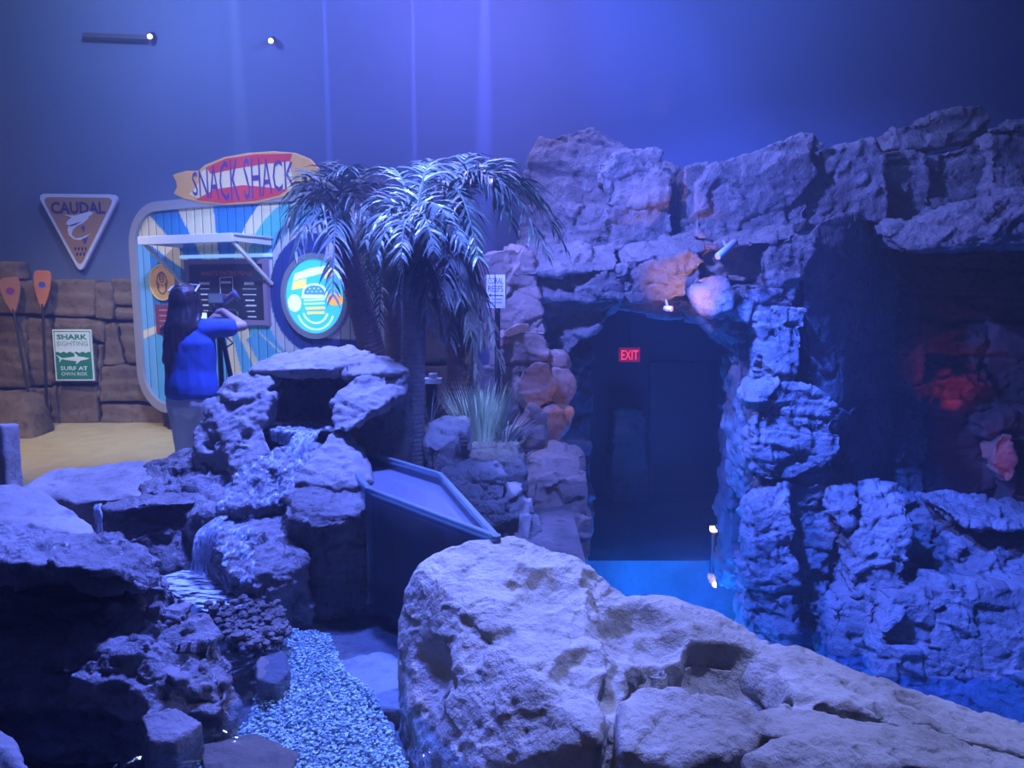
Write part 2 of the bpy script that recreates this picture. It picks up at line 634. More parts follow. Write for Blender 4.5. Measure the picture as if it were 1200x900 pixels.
w = MB()
w.box((-4.2, YB + 0.1, 2.6), (9.2, 0.2, 5.6))                     # left of the cave
w.box((2.3, YB + 0.1, 3.6), (3.8, 0.2, 3.6))                       # above the cave
w.box((7.6, YB + 0.1, 1.2), (6.8, 0.2, 8.4))                       # right of the cave
structure(w.build('wall_back', M['wall']))
slab('ceiling', (-9, -2.5, ZC), (11, 12.4, ZC + 0.15), M['ceiling'])
slab('wall_left', (-9, -2.5, -0.3), (-8.8, YB + 0.2, ZC), M['wall'])
slab('wall_right', (10.8, -2.5, -3.2), (11, 12.4, ZC), M['wall'])
slab('wall_rear', (-9, -2.7, -3.2), (11, -2.5, ZC), M['wall'])
slab('floor_sand', (-9, 4.55, -0.4), (-0.45, YB, 0.0), M['sand'])
slab('floor_walkway', (-9, -2.5, -0.4), (-0.45, 4.55, -0.02), plain('walkway_concrete', (0.16, 0.15, 0.15), 0.8, var=0.2))
slab('floor_deck', (-0.45, -2.5, -0.4), (11, 2.45, -0.02), plain('deck_concrete', (0.15, 0.14, 0.14), 0.8, var=0.2))
slab('floor_planter', (-0.45, 2.45, -0.4), (0.45, 6.6, -0.02), M['rock_dark'])
# lower pool
WZ = -1.75
slab('floor_pool', (-0.45, 2.45, -3.2), (11, 9.4, -2.75), plain('pool_paint', (0.45, 0.62, 0.85), 0.6, var=0.1, scale=2))
slab('wall_pool', (-0.6, 2.3, -3.2), (11, 2.45, -0.4), M['rock_cave'])
slab('wall_pool_side', (-0.6, 2.45, -3.2), (-0.45, 9.4, -0.4), M['rock_cave'])
slab('floor_tunnel', (0.2, 9.4, -3.2), (5.0, 12.4, -1.9), M['rock_cave'])
slab('wall_tunnel_back', (-0.2, 12.2, -3.2), (10.8, 12.4, 3.0), plain('tunnel_paint', (0.05, 0.05, 0.06), 0.9))
slab('wall_tunnel_left', (0.15, 9.4, -3.2), (0.35, 12.2, 3.0), M['rock_cave'])
slab('wall_tunnel_right', (4.4, 9.4, -3.2), (4.6, 12.2, 3.0), M['rock_cave'])

def grid(name, x0, x1, y0, y1, z, mat, nx=2, ny=2):
    V = [(x0 + (x1 - x0) * i / nx, y0 + (y1 - y0) * j / ny, z) for j in range(ny + 1) for i in range(nx + 1)]
    F = [(j * (nx + 1) + i, j * (nx + 1) + i + 1, (j + 1) * (nx + 1) + i + 1, (j + 1) * (nx + 1) + i) for j in range(ny) for i in range(nx)]
    return mk(name, V, F, mat)
M['water_pool'] = watermat('water_pool', (0.55, 0.8, 1.0), scale=2.2, bump=0.35, dist=0.03)
M['water_stream'] = watermat('water_stream', (0.75, 0.88, 1.0), scale=7, bump=0.45, dist=0.03)
o = grid('pool_water', -0.45, 10.8, 2.45, 12.2, WZ, M['water_pool'])
props(o, 'glowing bright blue water in the lower pool before the cave', 'water', kind='stuff')
for i, (x, y) in enumerate(((1.4, 7.0), (2.4, 8.3), (1.6, 8.6), (3.0, 7.2), (5.2, 5.4))):
    d = bpy.data.lights.new('pool_light', 'POINT')
    d.energy = 130 if i < 4 else 30
    d.color = (0.015, 0.20, 1.0)
    d.shadow_soft_size = 0.1
    lo = bpy.data.objects.new('pool_light', d)
    COL.objects.link(lo)
    lo.location = (x, y, -2.15)
M['rock_sunk'] = rockmat('rock_sunk', (0.16, 0.09, 0.05), (0.24, 0.15, 0.08), (0.09, 0.06, 0.04))
# ================================================================== rockwork
def flat(pts, Y):
    return [(x, y, Y) for x, y in pts]

# ---- the big front boulder -------------------------------------------------
fr_h = [
    H([(463, 748, 2.56), (469, 695, 2.62), (490, 657, 2.66), (545, 634, 2.74), (600, 628, 2.77), (655, 641, 2.75), (700, 663, 2.70), (735, 693, 2.63),
       (520, 690, 2.46), (570, 755, 2.22), (640, 815, 2.02), (478, 830, 2.36), (490, 905, 2.15), (560, 905, 1.98), (700, 865, 1.86), (720, 780, 2.16)], zb=-0.1),
    H([(690, 690, 2.574), (745, 697, 2.655), (790, 697, 2.664), (835, 707, 2.628), (875, 733, 2.574), (905, 757, 2.502), (895, 800, 2.295), (800, 800, 2.178), (700, 800, 2.160), (690, 740, 2.340)], zb=-0.1),
    H([(860, 760, 2.475), (905, 755, 2.520), (960, 770, 2.466), (1040, 800, 2.376), (1130, 828, 2.286), (1240, 862, 2.205), (1260, 900, 1.980), (1120, 860, 2.052), (1000, 830, 2.106), (900, 805, 2.205)], zb=-0.1),
    H([(690, 700, 2.6), (735, 700, 2.62), (700, 790, 2.17), (735, 792, 2.2), (690, 850, 1.98), (725, 850, 2.0), (690, 930, 1.85), (725, 930, 1.87)], zb=-0.1),
    H([(905, 822, 2.12), (925, 812, 2.18), (960, 818, 2.16), (962, 845, 2.05), (915, 850, 2.03)], zb=-0.1),
    H([(1090, 835, 2.2), (1150, 842, 2.18), (1230, 860, 2.14), (1230, 890, 2.0), (1110, 868, 2.06)], zb=-0.1),
    H([(725, 822, 2.016), (745, 808, 2.070), (800, 806, 2.070), (850, 818, 2.034), (905, 838, 1.980), (880, 880, 1.845), (800, 900, 1.800), (730, 880, 1.836)], zb=-0.1),
    H([(880, 835, 2.070), (960, 838, 2.016), (1060, 850, 1.980), (1240, 885, 1.890), (1240, 930, 1.755), (1000, 880, 1.854), (900, 860, 1.890)], zb=-0.1),
    H([(872, 888, 1.782), (900, 868, 1.836), (960, 858, 1.872), (1015, 868, 1.836), (1060, 895, 1.764), (1060, 960, 1.665), (880, 960, 1.665)], zb=-0.1),
]
D = lambda px, py, Y, r, dep: (P(px, py, Y), r, dep)
o = rock('front_boulder', fr_h, 0.0075, M['rock_front'], smooth=12, fb=(0.034, 0.30), ridge=(0.008, 0.17), fac=(0.006, 0.10), fine=(0.0035, 0.03), pits=(0.009, 0.045),
         dents=[D(640, 688, 2.5, 0.14, 0.08), D(740, 748, 2.42, 0.19, 0.10), D(560, 740, 2.26, 0.12, 0.05), D(500, 790, 2.3, 0.12, 0.06), D(860, 808, 2.24, 0.20, 0.19), D(780, 803, 2.2, 0.14, 0.13), D(690, 800, 2.08, 0.12, 0.06), D(1000, 815, 2.25, 0.08, 0.05), D(1075, 830, 2.2, 0.07, 0.05), D(960, 850, 2.08, 0.10, 0.05), D(1060, 870, 2.05, 0.12, 0.07), D(700, 690, 2.6, 0.08, 0.04)], seed=3)
props(o, 'large tan boulder filling the bottom centre and right foreground', 'rock')

# ---- left stack of dark boulders -------------------------------------------
o = rock('ledge_boulder', [
    H([(-60, 612, 2.85), (60, 617, 2.82), (130, 630, 2.76), (182, 655, 2.68), (200, 684, 2.58), (190, 694, 2.52), (120, 668, 2.44), (0, 652, 2.42), (-60, 650, 2.42), (-60, 672, 2.44), (100, 690, 2.46)]),
    H([(-60, 660, 2.60), (100, 672, 2.60), (205, 690, 2.64), (225, 715, 2.60), (235, 760, 2.52), (100, 770, 2.44), (-60, 770, 2.44), (-60, 650, 2.8), (150, 655, 2.8)], zb=0.0),
    H([(100, 700, 2.56), (150, 696, 2.58), (215, 708, 2.62), (222, 722, 2.54), (180, 740, 2.46), (110, 735, 2.44)]),
    H([(-60, 752, 2.42), (50, 742, 2.46), (110, 740, 2.46), (180, 750, 2.48), (225, 715, 2.6), (256, 745, 2.52), (276, 795, 2.36), (262, 826, 2.26), (225, 830, 2.26), (150, 772, 2.34), (60, 758, 2.34), (-60, 768, 2.32), (-60, 880, 2.34), (120, 880, 2.36), (230, 860, 2.26)], zb=0.0)],
    0.0085, M['rock_wet'], smooth=4, fb=(0.03, 0.3), ridge=(0.018, 0.13), fac=(0.03, 0.16), strata=(0.03, 0.085), fine=(0.008, 0.04), seed=11, tilt=(0.15, 0.1))
props(o, 'dark layered wet boulder along the lower left edge of the stream', 'rock')
o = rock('corner_boulder', [H([(-50, 850, 1.8), (0, 848, 1.82), (20, 866, 1.78), (32, 900, 1.68), (20, 960, 1.6), (-50, 960, 1.6)], zb=0.0)], 0.008, M['rock'], smooth=3, fb=(0.010, 0.1), fine=(0.007, 0.03), seed=15)
props(o, 'small pale boulder cut off by the bottom left corner', 'rock')
o = rock('stream_stone', [H([(165, 838, 2.13), (205, 826, 2.2), (238, 845, 2.18), (205, 870, 2.06), (175, 868, 2.04)], zb=0.05)], 0.007, M['rock_wet'], smooth=2, fb=(0.01, 0.1), fine=(0.006, 0.03), seed=16)
props(o, 'small angular wet stone at the foot of the dark layered boulder', 'rock')
o = rock('sunken_stone', [H([(235, 872, 2.2), (300, 858, 2.3), (355, 880, 2.2), (330, 930, 2.0), (240, 930, 2.0)], zb=0.02)], 0.009, M['rock_sunk'], smooth=3, fb=(0.008, 0.1), strata=(0.012, 0.03), seed=17)
props(o, 'reddish brown stone under water at the bottom of the stream', 'rock')

# ---- flat rocks at the upper left of the stream ----------------------------
o = rock('flat_boulder', [H([(26, 568, 4.0), (75, 547, 4.25), (150, 538, 4.4), (195, 544, 4.35), (222, 566, 4.1), (165, 580, 3.9), (85, 588, 3.8), (45, 580, 3.85)], zb=0.0)], 0.012, M['rock'], smooth=9, fb=(0.03, 0.3), strata=(0.010, 0.09), fac=(0.006, 0.2), seed=21)
props(o, 'low flat lit boulder at the edge of the sand', 'rock')
o = rock('round_boulder', [H([(-40, 578, 3.55), (18, 566, 3.65), (60, 582, 3.6), (112, 618, 3.35), (100, 640, 3.2), (40, 640, 3.1), (-40, 630, 3.1)], zb=0.0)], 0.011, M['rock'], smooth=8, fb=(0.03, 0.3), fac=(0.006, 0.2), seed=22)
props(o, 'smooth rounded boulder at the left edge above the layered one', 'rock')
o = rock('shelf_rock', [H([(112, 598, 3.62), (165, 585, 3.75), (240, 575, 3.9), (250, 600, 3.8), (235, 675, 3.55), (115, 660, 3.5)], zb=0.1),
                        H([(110, 596, 3.58), (170, 582, 3.72), (235, 574, 3.9), (240, 590, 3.75), (175, 592, 3.58), (115, 603, 3.52)])], 0.011, M['rock_dark'], smooth=3, fb=(0.02, 0.2), ridge=(0.012, 0.12), fac=(0.02, 0.15), seed=23)  # shade of the recessed front put into the darker rock
props(o, 'rock shelf darkened for its shade with a thin lit rim above the stream pool', 'rock')
o = rock('cascade_apron', [H([(155, 548, 4.3), (215, 528, 4.35), (262, 518, 4.15), (300, 545, 3.95), (270, 600, 3.65), (225, 610, 3.62), (205, 585, 3.8), (170, 575, 3.95)], zb=0.1)], 0.011, M['rock_wet'], smooth=5, fb=(0.025, 0.22), ridge=(0.022, 0.12), fine=(0.009, 0.05), fac=(0.02, 0.15), seed=24)
props(o, 'rippled lit rock slope left of the cascade', 'rock')

# ---- waterfall rockwork -----------------------------------------------------
wf = empty('waterfall_rock', P(370, 690, 3.9) * 1.0, 'tall hollow waterfall rock with lit capstone and dark recess', 'rock')
wf.location.z = 0.0
k = dict(parent=wf, fine=(0.007, 0.05), fac=(0.013, 0.14))
rock('capstone', [H([(285, 436, 4.28), (312, 421, 4.5), (347, 409, 4.72), (408, 404, 4.8), (428, 412, 4.78), (425, 425, 4.4), (395, 431, 4.2), (330, 433, 4.2)], t=0.0) + [p - Vector((0, 0, 0.05)) for p in [P(330, 434, 4.25), P(395, 432, 4.25), P(420, 415, 4.7), P(320, 425, 4.6)]],
                  H([(395, 428, 4.35), (425, 410, 4.78), (455, 418, 4.74), (474, 425, 4.65), (478, 440, 4.4), (462, 438, 4.25), (400, 440, 4.2), (410, 448, 4.3)])],
     0.011, M['rock'], smooth=3, fb=(0.012, 0.2), ridge=(0.007, 0.12), seed=31, **k)
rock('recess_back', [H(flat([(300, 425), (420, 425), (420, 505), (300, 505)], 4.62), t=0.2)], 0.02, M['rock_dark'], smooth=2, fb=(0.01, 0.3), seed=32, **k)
rock('left_arm', [H([(252, 462, 4.2), (268, 441, 4.25), (315, 431, 4.3), (319, 452, 4.15), (300, 466, 4.08), (270, 472, 4.05)], t=0.25),
                  H([(238, 482, 4.14), (262, 470, 4.15), (300, 466, 4.12), (318, 462, 4.1), (312, 495, 4.0), (290, 525, 3.92), (262, 520, 3.95), (250, 495, 4.0)], t=0.3),
                  H([(226, 505, 4.1), (240, 492, 4.12), (262, 495, 4.05), (264, 525, 3.95), (250, 530, 3.95), (228, 528, 4.0)], t=0.3, zb=0.5),
                  H([(262, 500, 4.0), (305, 490, 4.02), (322, 540, 3.86), (290, 560, 3.8), (268, 545, 3.86)], zb=0.4)],
     0.011, M['rock'], smooth=5, fb=(0.014, 0.16), ridge=(0.008, 0.11), dents=[D(272, 452, 4.12, 0.07, 0.05), D(243, 515, 3.96, 0.07, 0.06)], seed=33, **k)
rock('right_arm', [H([(388, 470, 4.1), (400, 455, 4.15), (425, 436, 4.25), (478, 432, 4.4), (477, 470, 4.25), (450, 475, 4.05), (425, 490, 3.95), (405, 508, 3.9), (390, 505, 3.92)], t=0.25),
                   H([(402, 505, 4.6), (430, 470, 4.45), (478, 442, 4.5), (477, 520, 4.45), (472, 560, 4.4), (440, 565, 4.5), (402, 530, 4.65)], t=0.3, zb=0.0)],
     0.011, M['rock'], smooth=4, fb=(0.014, 0.15), ridge=(0.012, 0.11), dents=[D(425, 470, 3.98, 0.05, 0.04)], seed=34, **k)
rock('cascade_bed', [H([(306, 493, 4.5), (396, 494, 4.5), (396, 504, 4.12), (350, 506, 4.08), (306, 503, 4.12), (320, 512, 4.2), (390, 512, 4.2)]), H([(306, 500, 4.3), (396, 500, 4.3), (396, 560, 4.2), (306, 560, 4.2)], t=0.2, zb=0.3),
                     H([(300, 530, 3.95), (345, 545, 3.85), (380, 520, 3.95), (360, 560, 3.72), (330, 590, 3.62), (250, 605, 3.6), (265, 570, 3.75)], zb=0.15),
                     H([(335, 520, 4.1), (352, 515, 4.12), (350, 548, 3.9), (335, 545, 3.92)], t=0.2)],
     0.011, M['rock_wet'], smooth=4, fb=(0.016, 0.16), ridge=(0.018, 0.10), seed=35, **k)
rock('right_apron', [H([(345, 565, 3.62), (362, 545, 3.75), (385, 510, 3.95), (400, 508, 3.95), (432, 556, 3.72), (434, 572, 3.6), (390, 566, 3.62)], t=0.2, zb=0.2)], 0.012, M['rock'], smooth=4, fb=(0.01, 0.2), ridge=(0.006, 0.1), seed=36, **k)

o = rock('hollow_boulder', [H([(330, 580, 3.56), (345, 569, 3.68), (385, 565, 3.72), (430, 569, 3.66), (433, 592, 3.45), (400, 612, 3.36), (365, 618, 3.34), (335, 605, 3.42)], zb=0.1),
                            H([(335, 612, 3.45), (400, 605, 3.46), (436, 590, 3.5), (440, 700, 3.42), (360, 700, 3.36)], zb=0.0)],
         0.009, M['rock_wet'], smooth=5, fb=(0.018, 0.16), ridge=(0.012, 0.1), dents=[D(356, 596, 3.38, 0.055, 0.06), D(375, 625, 3.36, 0.06, 0.03)], fac=(0.02, 0.15), seed=41)
props(o, 'boulder with an eye-like hollow beside the acrylic tank', 'rock')
o = rock('cascade_boulder', [H([(240, 622, 3.56), (262, 604, 3.66), (320, 598, 3.68), (338, 612, 3.55), (360, 652, 3.3), (362, 666, 3.26), (320, 672, 3.2), (300, 690, 3.14), (268, 672, 3.2), (258, 648, 3.3)], zb=0.1)],
         0.009, M['rock_wet'], smooth=5, fb=(0.02, 0.18), ridge=(0.016, 0.1), dents=[D(285, 632, 3.4, 0.05, 0.03)], fac=(0.02, 0.15), seed=42)
props(o, 'wet lit boulder the cascade runs over in midstream', 'rock')

# ---- planter ledges between palm and cave ----------------------------------
def cl(name, pts, Y, t, lab=None, mat='rock_cliff', parent=None, vox=None, zb=None, seed=0, blk=0.02, bh=0.22, bw=0.5, fbm_=0.012, sm=1, rid=0.004, facet=0.055, fsize=0.5, **kw):
    pp = [(p[0], p[1], p[2] if len(p) > 2 else Y) for p in pts]
    o = rock(name, [H(pp, t=t, zb=zb)], vox or 0.0025 * Y, M[mat], parent=parent, smooth=sm, fb=(fbm_, 0.35), fine=(0.005, 0.05), ridge=(rid, 0.2) if rid else None, fac=(facet, fsize), block=(blk, bh, bw) if blk else None, seed=seed, **kw)
    if lab:
        props(o, lab, 'rock')
    return o
cl('ledge_block', [(612, 530), (650, 524, 5.9), (684, 534, 5.8), (691, 565, 5.6), (691, 650, 5.6), (615, 650, 5.5), (612, 560, 5.5)], 5.6, 0.3, 'square ledge block painted warm-lit brown beside the dark cave mouth', 'rock_warm', zb=-1.8, seed=51, blk=0.012)
cl('planter_rock', [(540, 520, 5.2), (560, 512, 5.4), (608, 512, 5.4), (614, 545, 5.2), (616, 600, 5.2), (545, 600, 5.1)], 5.2, 0.3, 'dark planter ledge under the ornamental grass', 'rock_cliff', zb=-0.1, seed=52, blk=0.015, bh=0.12)
cl('pale_stone', [(588, 575, 4.9), (606, 578, 5.0), (625, 588, 4.95), (622, 632, 4.8), (592, 632, 4.8)], 4.8, 0.15, 'small upright stone with a lit face under the planter', 'rock', zb=-0.1, seed=53, blk=0, fbm_=0.015)
cl('low_ledge', [(498, 545, 4.8), (530, 533, 5.0), (575, 545, 4.95), (592, 560, 4.8), (588, 605, 4.7), (520, 615, 4.6)], 4.7, 0.2, 'low ragged ledge behind the acrylic tank rim', 'rock_cliff', zb=-0.1, seed=54, blk=0.03, bh=0.09, bw=0.3)
cl('tilted_stone', [(497, 520, 4.8), (505, 502, 4.9), (522, 493, 5.0), (546, 496, 5.0), (535, 512, 4.8), (508, 530, 4.7)], 4.8, 0.15, 'tilted lit stone left of the ornamental grass', 'rock', zb=-0.1, seed=55, blk=0, fbm_=0.02)

# stones piled at the left side of the cave mouth
pile = empty('cave_pillar', (0.2, 7.1, -1.8), 'pillar of piled warm-lit stones at the left of the cave mouth', 'rock')
k = dict(parent=pile, mat='rock_warm', blk=0.006, fbm_=0.02, vox=0.015, rid=0.006)
cl('stone', [(560, 300), (600, 290), (622, 300), (640, 390), (560, 400)], 7.6, 0.6, seed=61, **k)
cl('stone', [(575, 398), (610, 386), (641, 388), (643, 424), (615, 436), (575, 440)], 7.0, 0.5, seed=62, **k)
cl('stone', [(607, 450), (612, 434), (626, 423), (645, 426), (652, 455), (645, 479), (616, 480), (606, 468)], 6.7, 0.45, seed=63, **k)
cl('stone', [(640, 412), (662, 416), (668, 430), (645, 432)], 7.05, 0.4, seed=64, **k)
cl('stone', [(648, 432), (668, 430), (678, 446), (672, 466), (658, 480), (646, 476)], 6.95, 0.4, seed=65, **k)
cl('stone', [(604, 505), (622, 478), (640, 486), (638, 515), (622, 526), (604, 524)], 6.3, 0.4, seed=66, **k)
cl('stone', [(628, 488), (650, 478), (668, 482), (664, 504), (654, 528), (625, 528)], 6.6, 0.5, seed=67, **k)
cl('stone', [(560, 430), (610, 430), (612, 520), (560, 520)], 7.0, 0.4, seed=68, **k)
cl('stone', [(560, 520), (665, 520), (668, 640), (560, 640)], 6.9, 0.4, zb=-1.8, seed=69, **k)

# ---- cave arch, column and cliff --------------------------------------------
cliff = empty('rock_cliff', (2.6, 8.0, -1.8), 'tall blocky rock cliff with arched cave mouth and right-hand cavern', 'cliff')
k = dict(parent=cliff)
B = lambda pts, Y, t, s, **kw: cl('boulder', pts, Y, t, seed=s, **{**k, **kw})
B([(612, 200), (632, 162), (700, 150), (738, 168), (745, 290), (605, 297)], 8.4, 0.7, 71, blk=0.03, bh=0.35, bw=0.6)
B([(700, 192), (724, 176), (774, 173), (781, 200), (786, 232), (745, 245), (712, 240)], 7.95, 0.5, 72, blk=0.012, rid=0.02)
B([(712, 244), (748, 244), (786, 236), (788, 288), (718, 296)], 7.98, 0.5, 73, blk=0.02, rid=0.02)
B([(770, 185), (800, 195), (808, 215), (797, 290), (780, 292)], 8.5, 0.4, 74)
B([(802, 196), (830, 190), (822, 225), (812, 275), (796, 272)], 8.15, 0.5, 75, rid=0.02)
B([(815, 278), (817, 218), (840, 196), (870, 182), (925, 161), (950, 155), (966, 168), (950, 200), (940, 270), (862, 288)], 7.75, 0.6, 76, blk=0.02, bh=0.4, bw=0.7, rid=0.02)
B([(948, 200), (962, 176), (1000, 168), (1031, 164), (1038, 200), (1039, 256), (1000, 264), (944, 264)], 7.85, 0.5, 77, blk=0.015, rid=0.025)
B([(1042, 176), (1049, 150), (1100, 136), (1150, 122), (1160, 132), (1164, 158), (1100, 172)], 8.25, 0.6, 78, blk=0.03, bh=0.2)
B([(1036, 178), (1076, 175), (1086, 192), (1092, 262), (1036, 262)], 8.05, 0.6, 79, blk=0.03, bh=0.3)
B([(1070, 186), (1130, 170), (1166, 160), (1170, 250), (1075, 262)], 8.15, 0.6, 80, blk=0.035, bh=0.25, bw=0.8)
B([(1160, 152), (1200, 142), (1260, 128), (1260, 245), (1164, 250)], 8.0, 0.6, 81, blk=0.05, bh=0.16, bw=0.9)
B([(1034, 260, 7.8), (1100, 246, 7.7), (1150, 232, 7.6), (1200, 222, 7.5), (1260, 212, 7.4), (1260, 288, 7.4), (1205, 272, 7.4), (1170, 284, 7.5), (1110, 282, 7.5), (1060, 292, 7.6), (1036, 272, 7.7)], 7.5, 0.9, 82, blk=0.03, bh=0.1, bw=0.8, rid=0.02)
# lintel
B([(592, 302, 7.8), (610, 288, 8.0), (720, 284, 8.0), (725, 300, 7.7), (722, 318, 7.55), (600, 322, 7.55)], 7.6, 0.3, 83, blk=0.012)
B([(600, 318), (722, 316), (729, 330), (731, 348), (720, 354), (622, 356), (600, 340)], 7.65, 0.5, 84, blk=0.02, bh=0.1, rid=0.03)
B([(722, 300, 7.75), (728, 285, 8.0), (815, 272, 8.0), (832, 280, 7.8), (826, 296, 7.6), (730, 316, 7.5)], 7.6, 0.4, 85, blk=0.01)
B([(728, 314, 7.5), (822, 292, 7.5), (820, 330, 7.5), (806, 348, 7.55), (740, 354, 7.55), (733, 336, 7.5)], 7.5, 0.5, 86, blk=0.03, bh=0.12, bw=0.35, rid=0.02)
B([(600, 352), (730, 352), (690, 392), (660, 418), (640, 412), (590, 395)], 7.9, 0.6, 87, mat='rock_cliff')
B([(800, 350), (845, 356), (880, 380), (880, 420), (850, 395), (812, 366)], 7.8, 0.8, 88)
B([(700, 330), (860, 330), (850, 380), (815, 362), (760, 356), (715, 362)], 8.2, 0.9, 89)
# bulge lit by the lamp, recess rock and column
B([(813, 326), (835, 320), (852, 324), (862, 345), (848, 372), (826, 362), (815, 345)], 7.35, 0.45, 90, blk=0, fbm_=0.02)
B([(822, 296), (848, 280), (895, 278), (918, 300), (905, 330), (850, 330), (826, 322)], 7.75, 0.4, 91, mat='rock_warm', blk=0.01)
B([(820, 290, 7.5), (850, 272, 7.7), (930, 262, 7.7), (935, 280, 7.45), (900, 284, 7.4), (846, 292, 7.4)], 7.5, 0.3, 92, blk=0.02, bh=0.1)
B([(898, 296), (930, 270), (962, 276), (945, 320), (930, 352), (905, 345)], 7.42, 0.45, 93, blk=0.03, bh=0.14, bw=0.3, rid=0.03)
B([(840, 345), (862, 332), (905, 330), (934, 328), (930, 360), (900, 372), (868, 376)], 7.42, 0.45, 94, blk=0.03, bh=0.12, bw=0.25, rid=0.03)
B([(886, 368), (915, 360), (945, 362), (942, 400), (934, 452), (893, 452), (890, 410)], 7.35, 0.5, 95, blk=0.03, bh=0.18, bw=0.3, rid=0.025)
B([(884, 462), (900, 448), (936, 447), (970, 462), (983, 490), (976, 512), (905, 522), (884, 505)], 7.25, 0.55, 96, blk=0.03, bh=0.16, bw=0.35, rid=0.025)
B([(882, 510), (900, 504), (940, 510), (986, 508), (986, 526), (962, 545), (925, 566), (896, 562), (880, 552)], 7.2, 0.55, 97, blk=0.03, bh=0.16, bw=0.35, rid=0.025)
B([(890, 540), (935, 535), (975, 550), (1000, 575), (1000, 620), (888, 620)], 7.35, 0.5, 98, zb=-1.8, blk=0.03, bh=0.2)
B([(935, 290, 7.5), (962, 258, 7.6), (1004, 247, 7.8), (1036, 262, 8.6), (1060, 300, 9.1), (1060, 420, 9.1), (1050, 580, 9.0), (980, 580, 7.9), (952, 460, 7.6), (942, 350, 7.5)], 7.7, 0.3, 99, blk=0.02, bh=0.6, bw=0.8, facet=0.02)
# inner side of the arch
B([(862, 372), (888, 380), (892, 460), (885, 600), (872, 600), (880, 470)], 7.8, 0.7, 100, blk=0.02)
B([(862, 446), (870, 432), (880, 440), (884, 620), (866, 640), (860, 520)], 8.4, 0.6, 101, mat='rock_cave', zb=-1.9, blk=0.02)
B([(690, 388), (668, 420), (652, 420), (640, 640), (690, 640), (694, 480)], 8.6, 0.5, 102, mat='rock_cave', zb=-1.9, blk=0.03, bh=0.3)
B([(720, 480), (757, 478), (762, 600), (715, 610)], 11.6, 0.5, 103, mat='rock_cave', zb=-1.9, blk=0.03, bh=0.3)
# cavern on the right, seen through its dark mouth
B([(1040, 380, 8.9), (1085, 370, 9.0), (1090, 470, 8.9), (1080, 620, 8.8), (1040, 620, 8.8)], 8.9, 0.3, 104, mat='rock_cliff', blk=0.04, bh=0.25)
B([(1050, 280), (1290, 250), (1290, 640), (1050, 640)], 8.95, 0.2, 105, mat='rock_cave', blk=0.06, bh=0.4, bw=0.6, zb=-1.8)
B([(1085, 470, 8.85), (1098, 425, 8.9), (1140, 415, 8.9), (1160, 452, 8.9), (1125, 480, 8.8)], 8.85, 0.3, 106, mat='rock_cave', blk=0, rid=0.05, facet=0.1, fsize=0.3)
B([(1150, 495), (1200, 480), (1260, 480), (1260, 515), (1190, 518), (1155, 512)], 8.55, 0.4, 107, mat='rock_cave', blk=0.03, bh=0.1)
B([(1166, 520), (1176, 509), (1186, 510), (1191, 540), (1184, 561), (1172, 562), (1165, 548)], 8.4, 0.25, 108, mat='rock_warm', blk=0, fbm_=0.01)
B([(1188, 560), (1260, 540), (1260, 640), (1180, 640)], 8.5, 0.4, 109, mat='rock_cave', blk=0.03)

# ---- right bank rising from the pool ----------------------------------------
bank = empty('rock_bank', (3.2, 6.8, -1.8), 'fractured blue-lit rock bank rising from the pool at right', 'rock')
k2 = dict(parent=bank, blk=0.026, bh=0.24, bw=0.26, rid=0.012, facet=0.07, fsize=0.34)
B2 = lambda pts, Y, t, s, **kw: cl('boulder', pts, Y, t, seed=s, **{**k2, **kw})
B2([(884, 592, 7.05), (898, 574, 7.2), (922, 570, 7.25), (930, 600, 6.95), (932, 660, 6.85), (915, 720, 6.8), (925, 765, 6.7), (900, 755, 6.85), (878, 700, 7.0), (880, 630, 6.9)], 6.8, 0.4, 121, zb=-1.9)
B2([(925, 580, 7.5), (945, 566, 7.55), (968, 566, 7.55), (972, 600, 7.5), (960, 700, 7.3), (968, 790, 7.0), (918, 780, 7.0), (930, 680, 7.3)], 7.1, 0.4, 122, zb=-1.9)
B2([(974, 567, 7.25), (1003, 567, 7.3), (1006, 585, 7.1), (999, 614, 7.0), (980, 622, 7.0)], 7.1, 0.3, 127)
B2([(968, 620, 7.7), (1020, 590, 7.7), (1010, 780, 7.4), (960, 790, 7.4)], 7.2, 0.3, 128, zb=-1.9)
B2([(1016, 590, 7.05), (1024, 568, 7.2), (1062, 578, 7.15), (1068, 600, 6.9), (1062, 660, 6.75), (1058, 692, 6.65), (1020, 690, 6.7), (998, 700, 6.75), (1004, 640, 6.9)], 6.9, 0.4, 129)
B2([(985, 700, 6.75), (1020, 688, 6.8), (1058, 690, 6.75), (1062, 720, 6.6), (1048, 800, 6.5), (975, 790, 6.55), (972, 740, 6.65)], 6.65, 0.4, 130, zb=-1.9, blk=0.015)
B2([(1055, 582, 7.9), (1110, 588, 7.9), (1128, 604, 7.8), (1130, 690, 7.7), (1060, 700, 7.6)], 7.4, 0.4, 123, zb=-1.9, blk=0.02)
B2([(1095, 592, 7.4), (1125, 586, 7.6), (1160, 590, 7.6), (1200, 602, 7.4), (1260, 606, 7.4), (1260, 625, 7.1), (1140, 620, 7.1)], 7.2, 0.4, 124, bh=0.12)
B2([(1120, 636, 7.3), (1160, 624, 7.5), (1260, 626, 7.4), (1260, 690, 7.0), (1120, 690, 7.0)], 7.2, 0.4, 131, zb=-1.9, bh=0.12)
B2([(1046, 700, 6.4), (1065, 690, 6.6), (1110, 683, 6.7), (1130, 720, 6.4), (1120, 830, 6.1), (1028, 810, 6.2), (1024, 772, 6.3)], 6.3, 0.4, 125, zb=-1.9, blk=0.03, bh=0.3, bw=0.45, fsize=0.5)
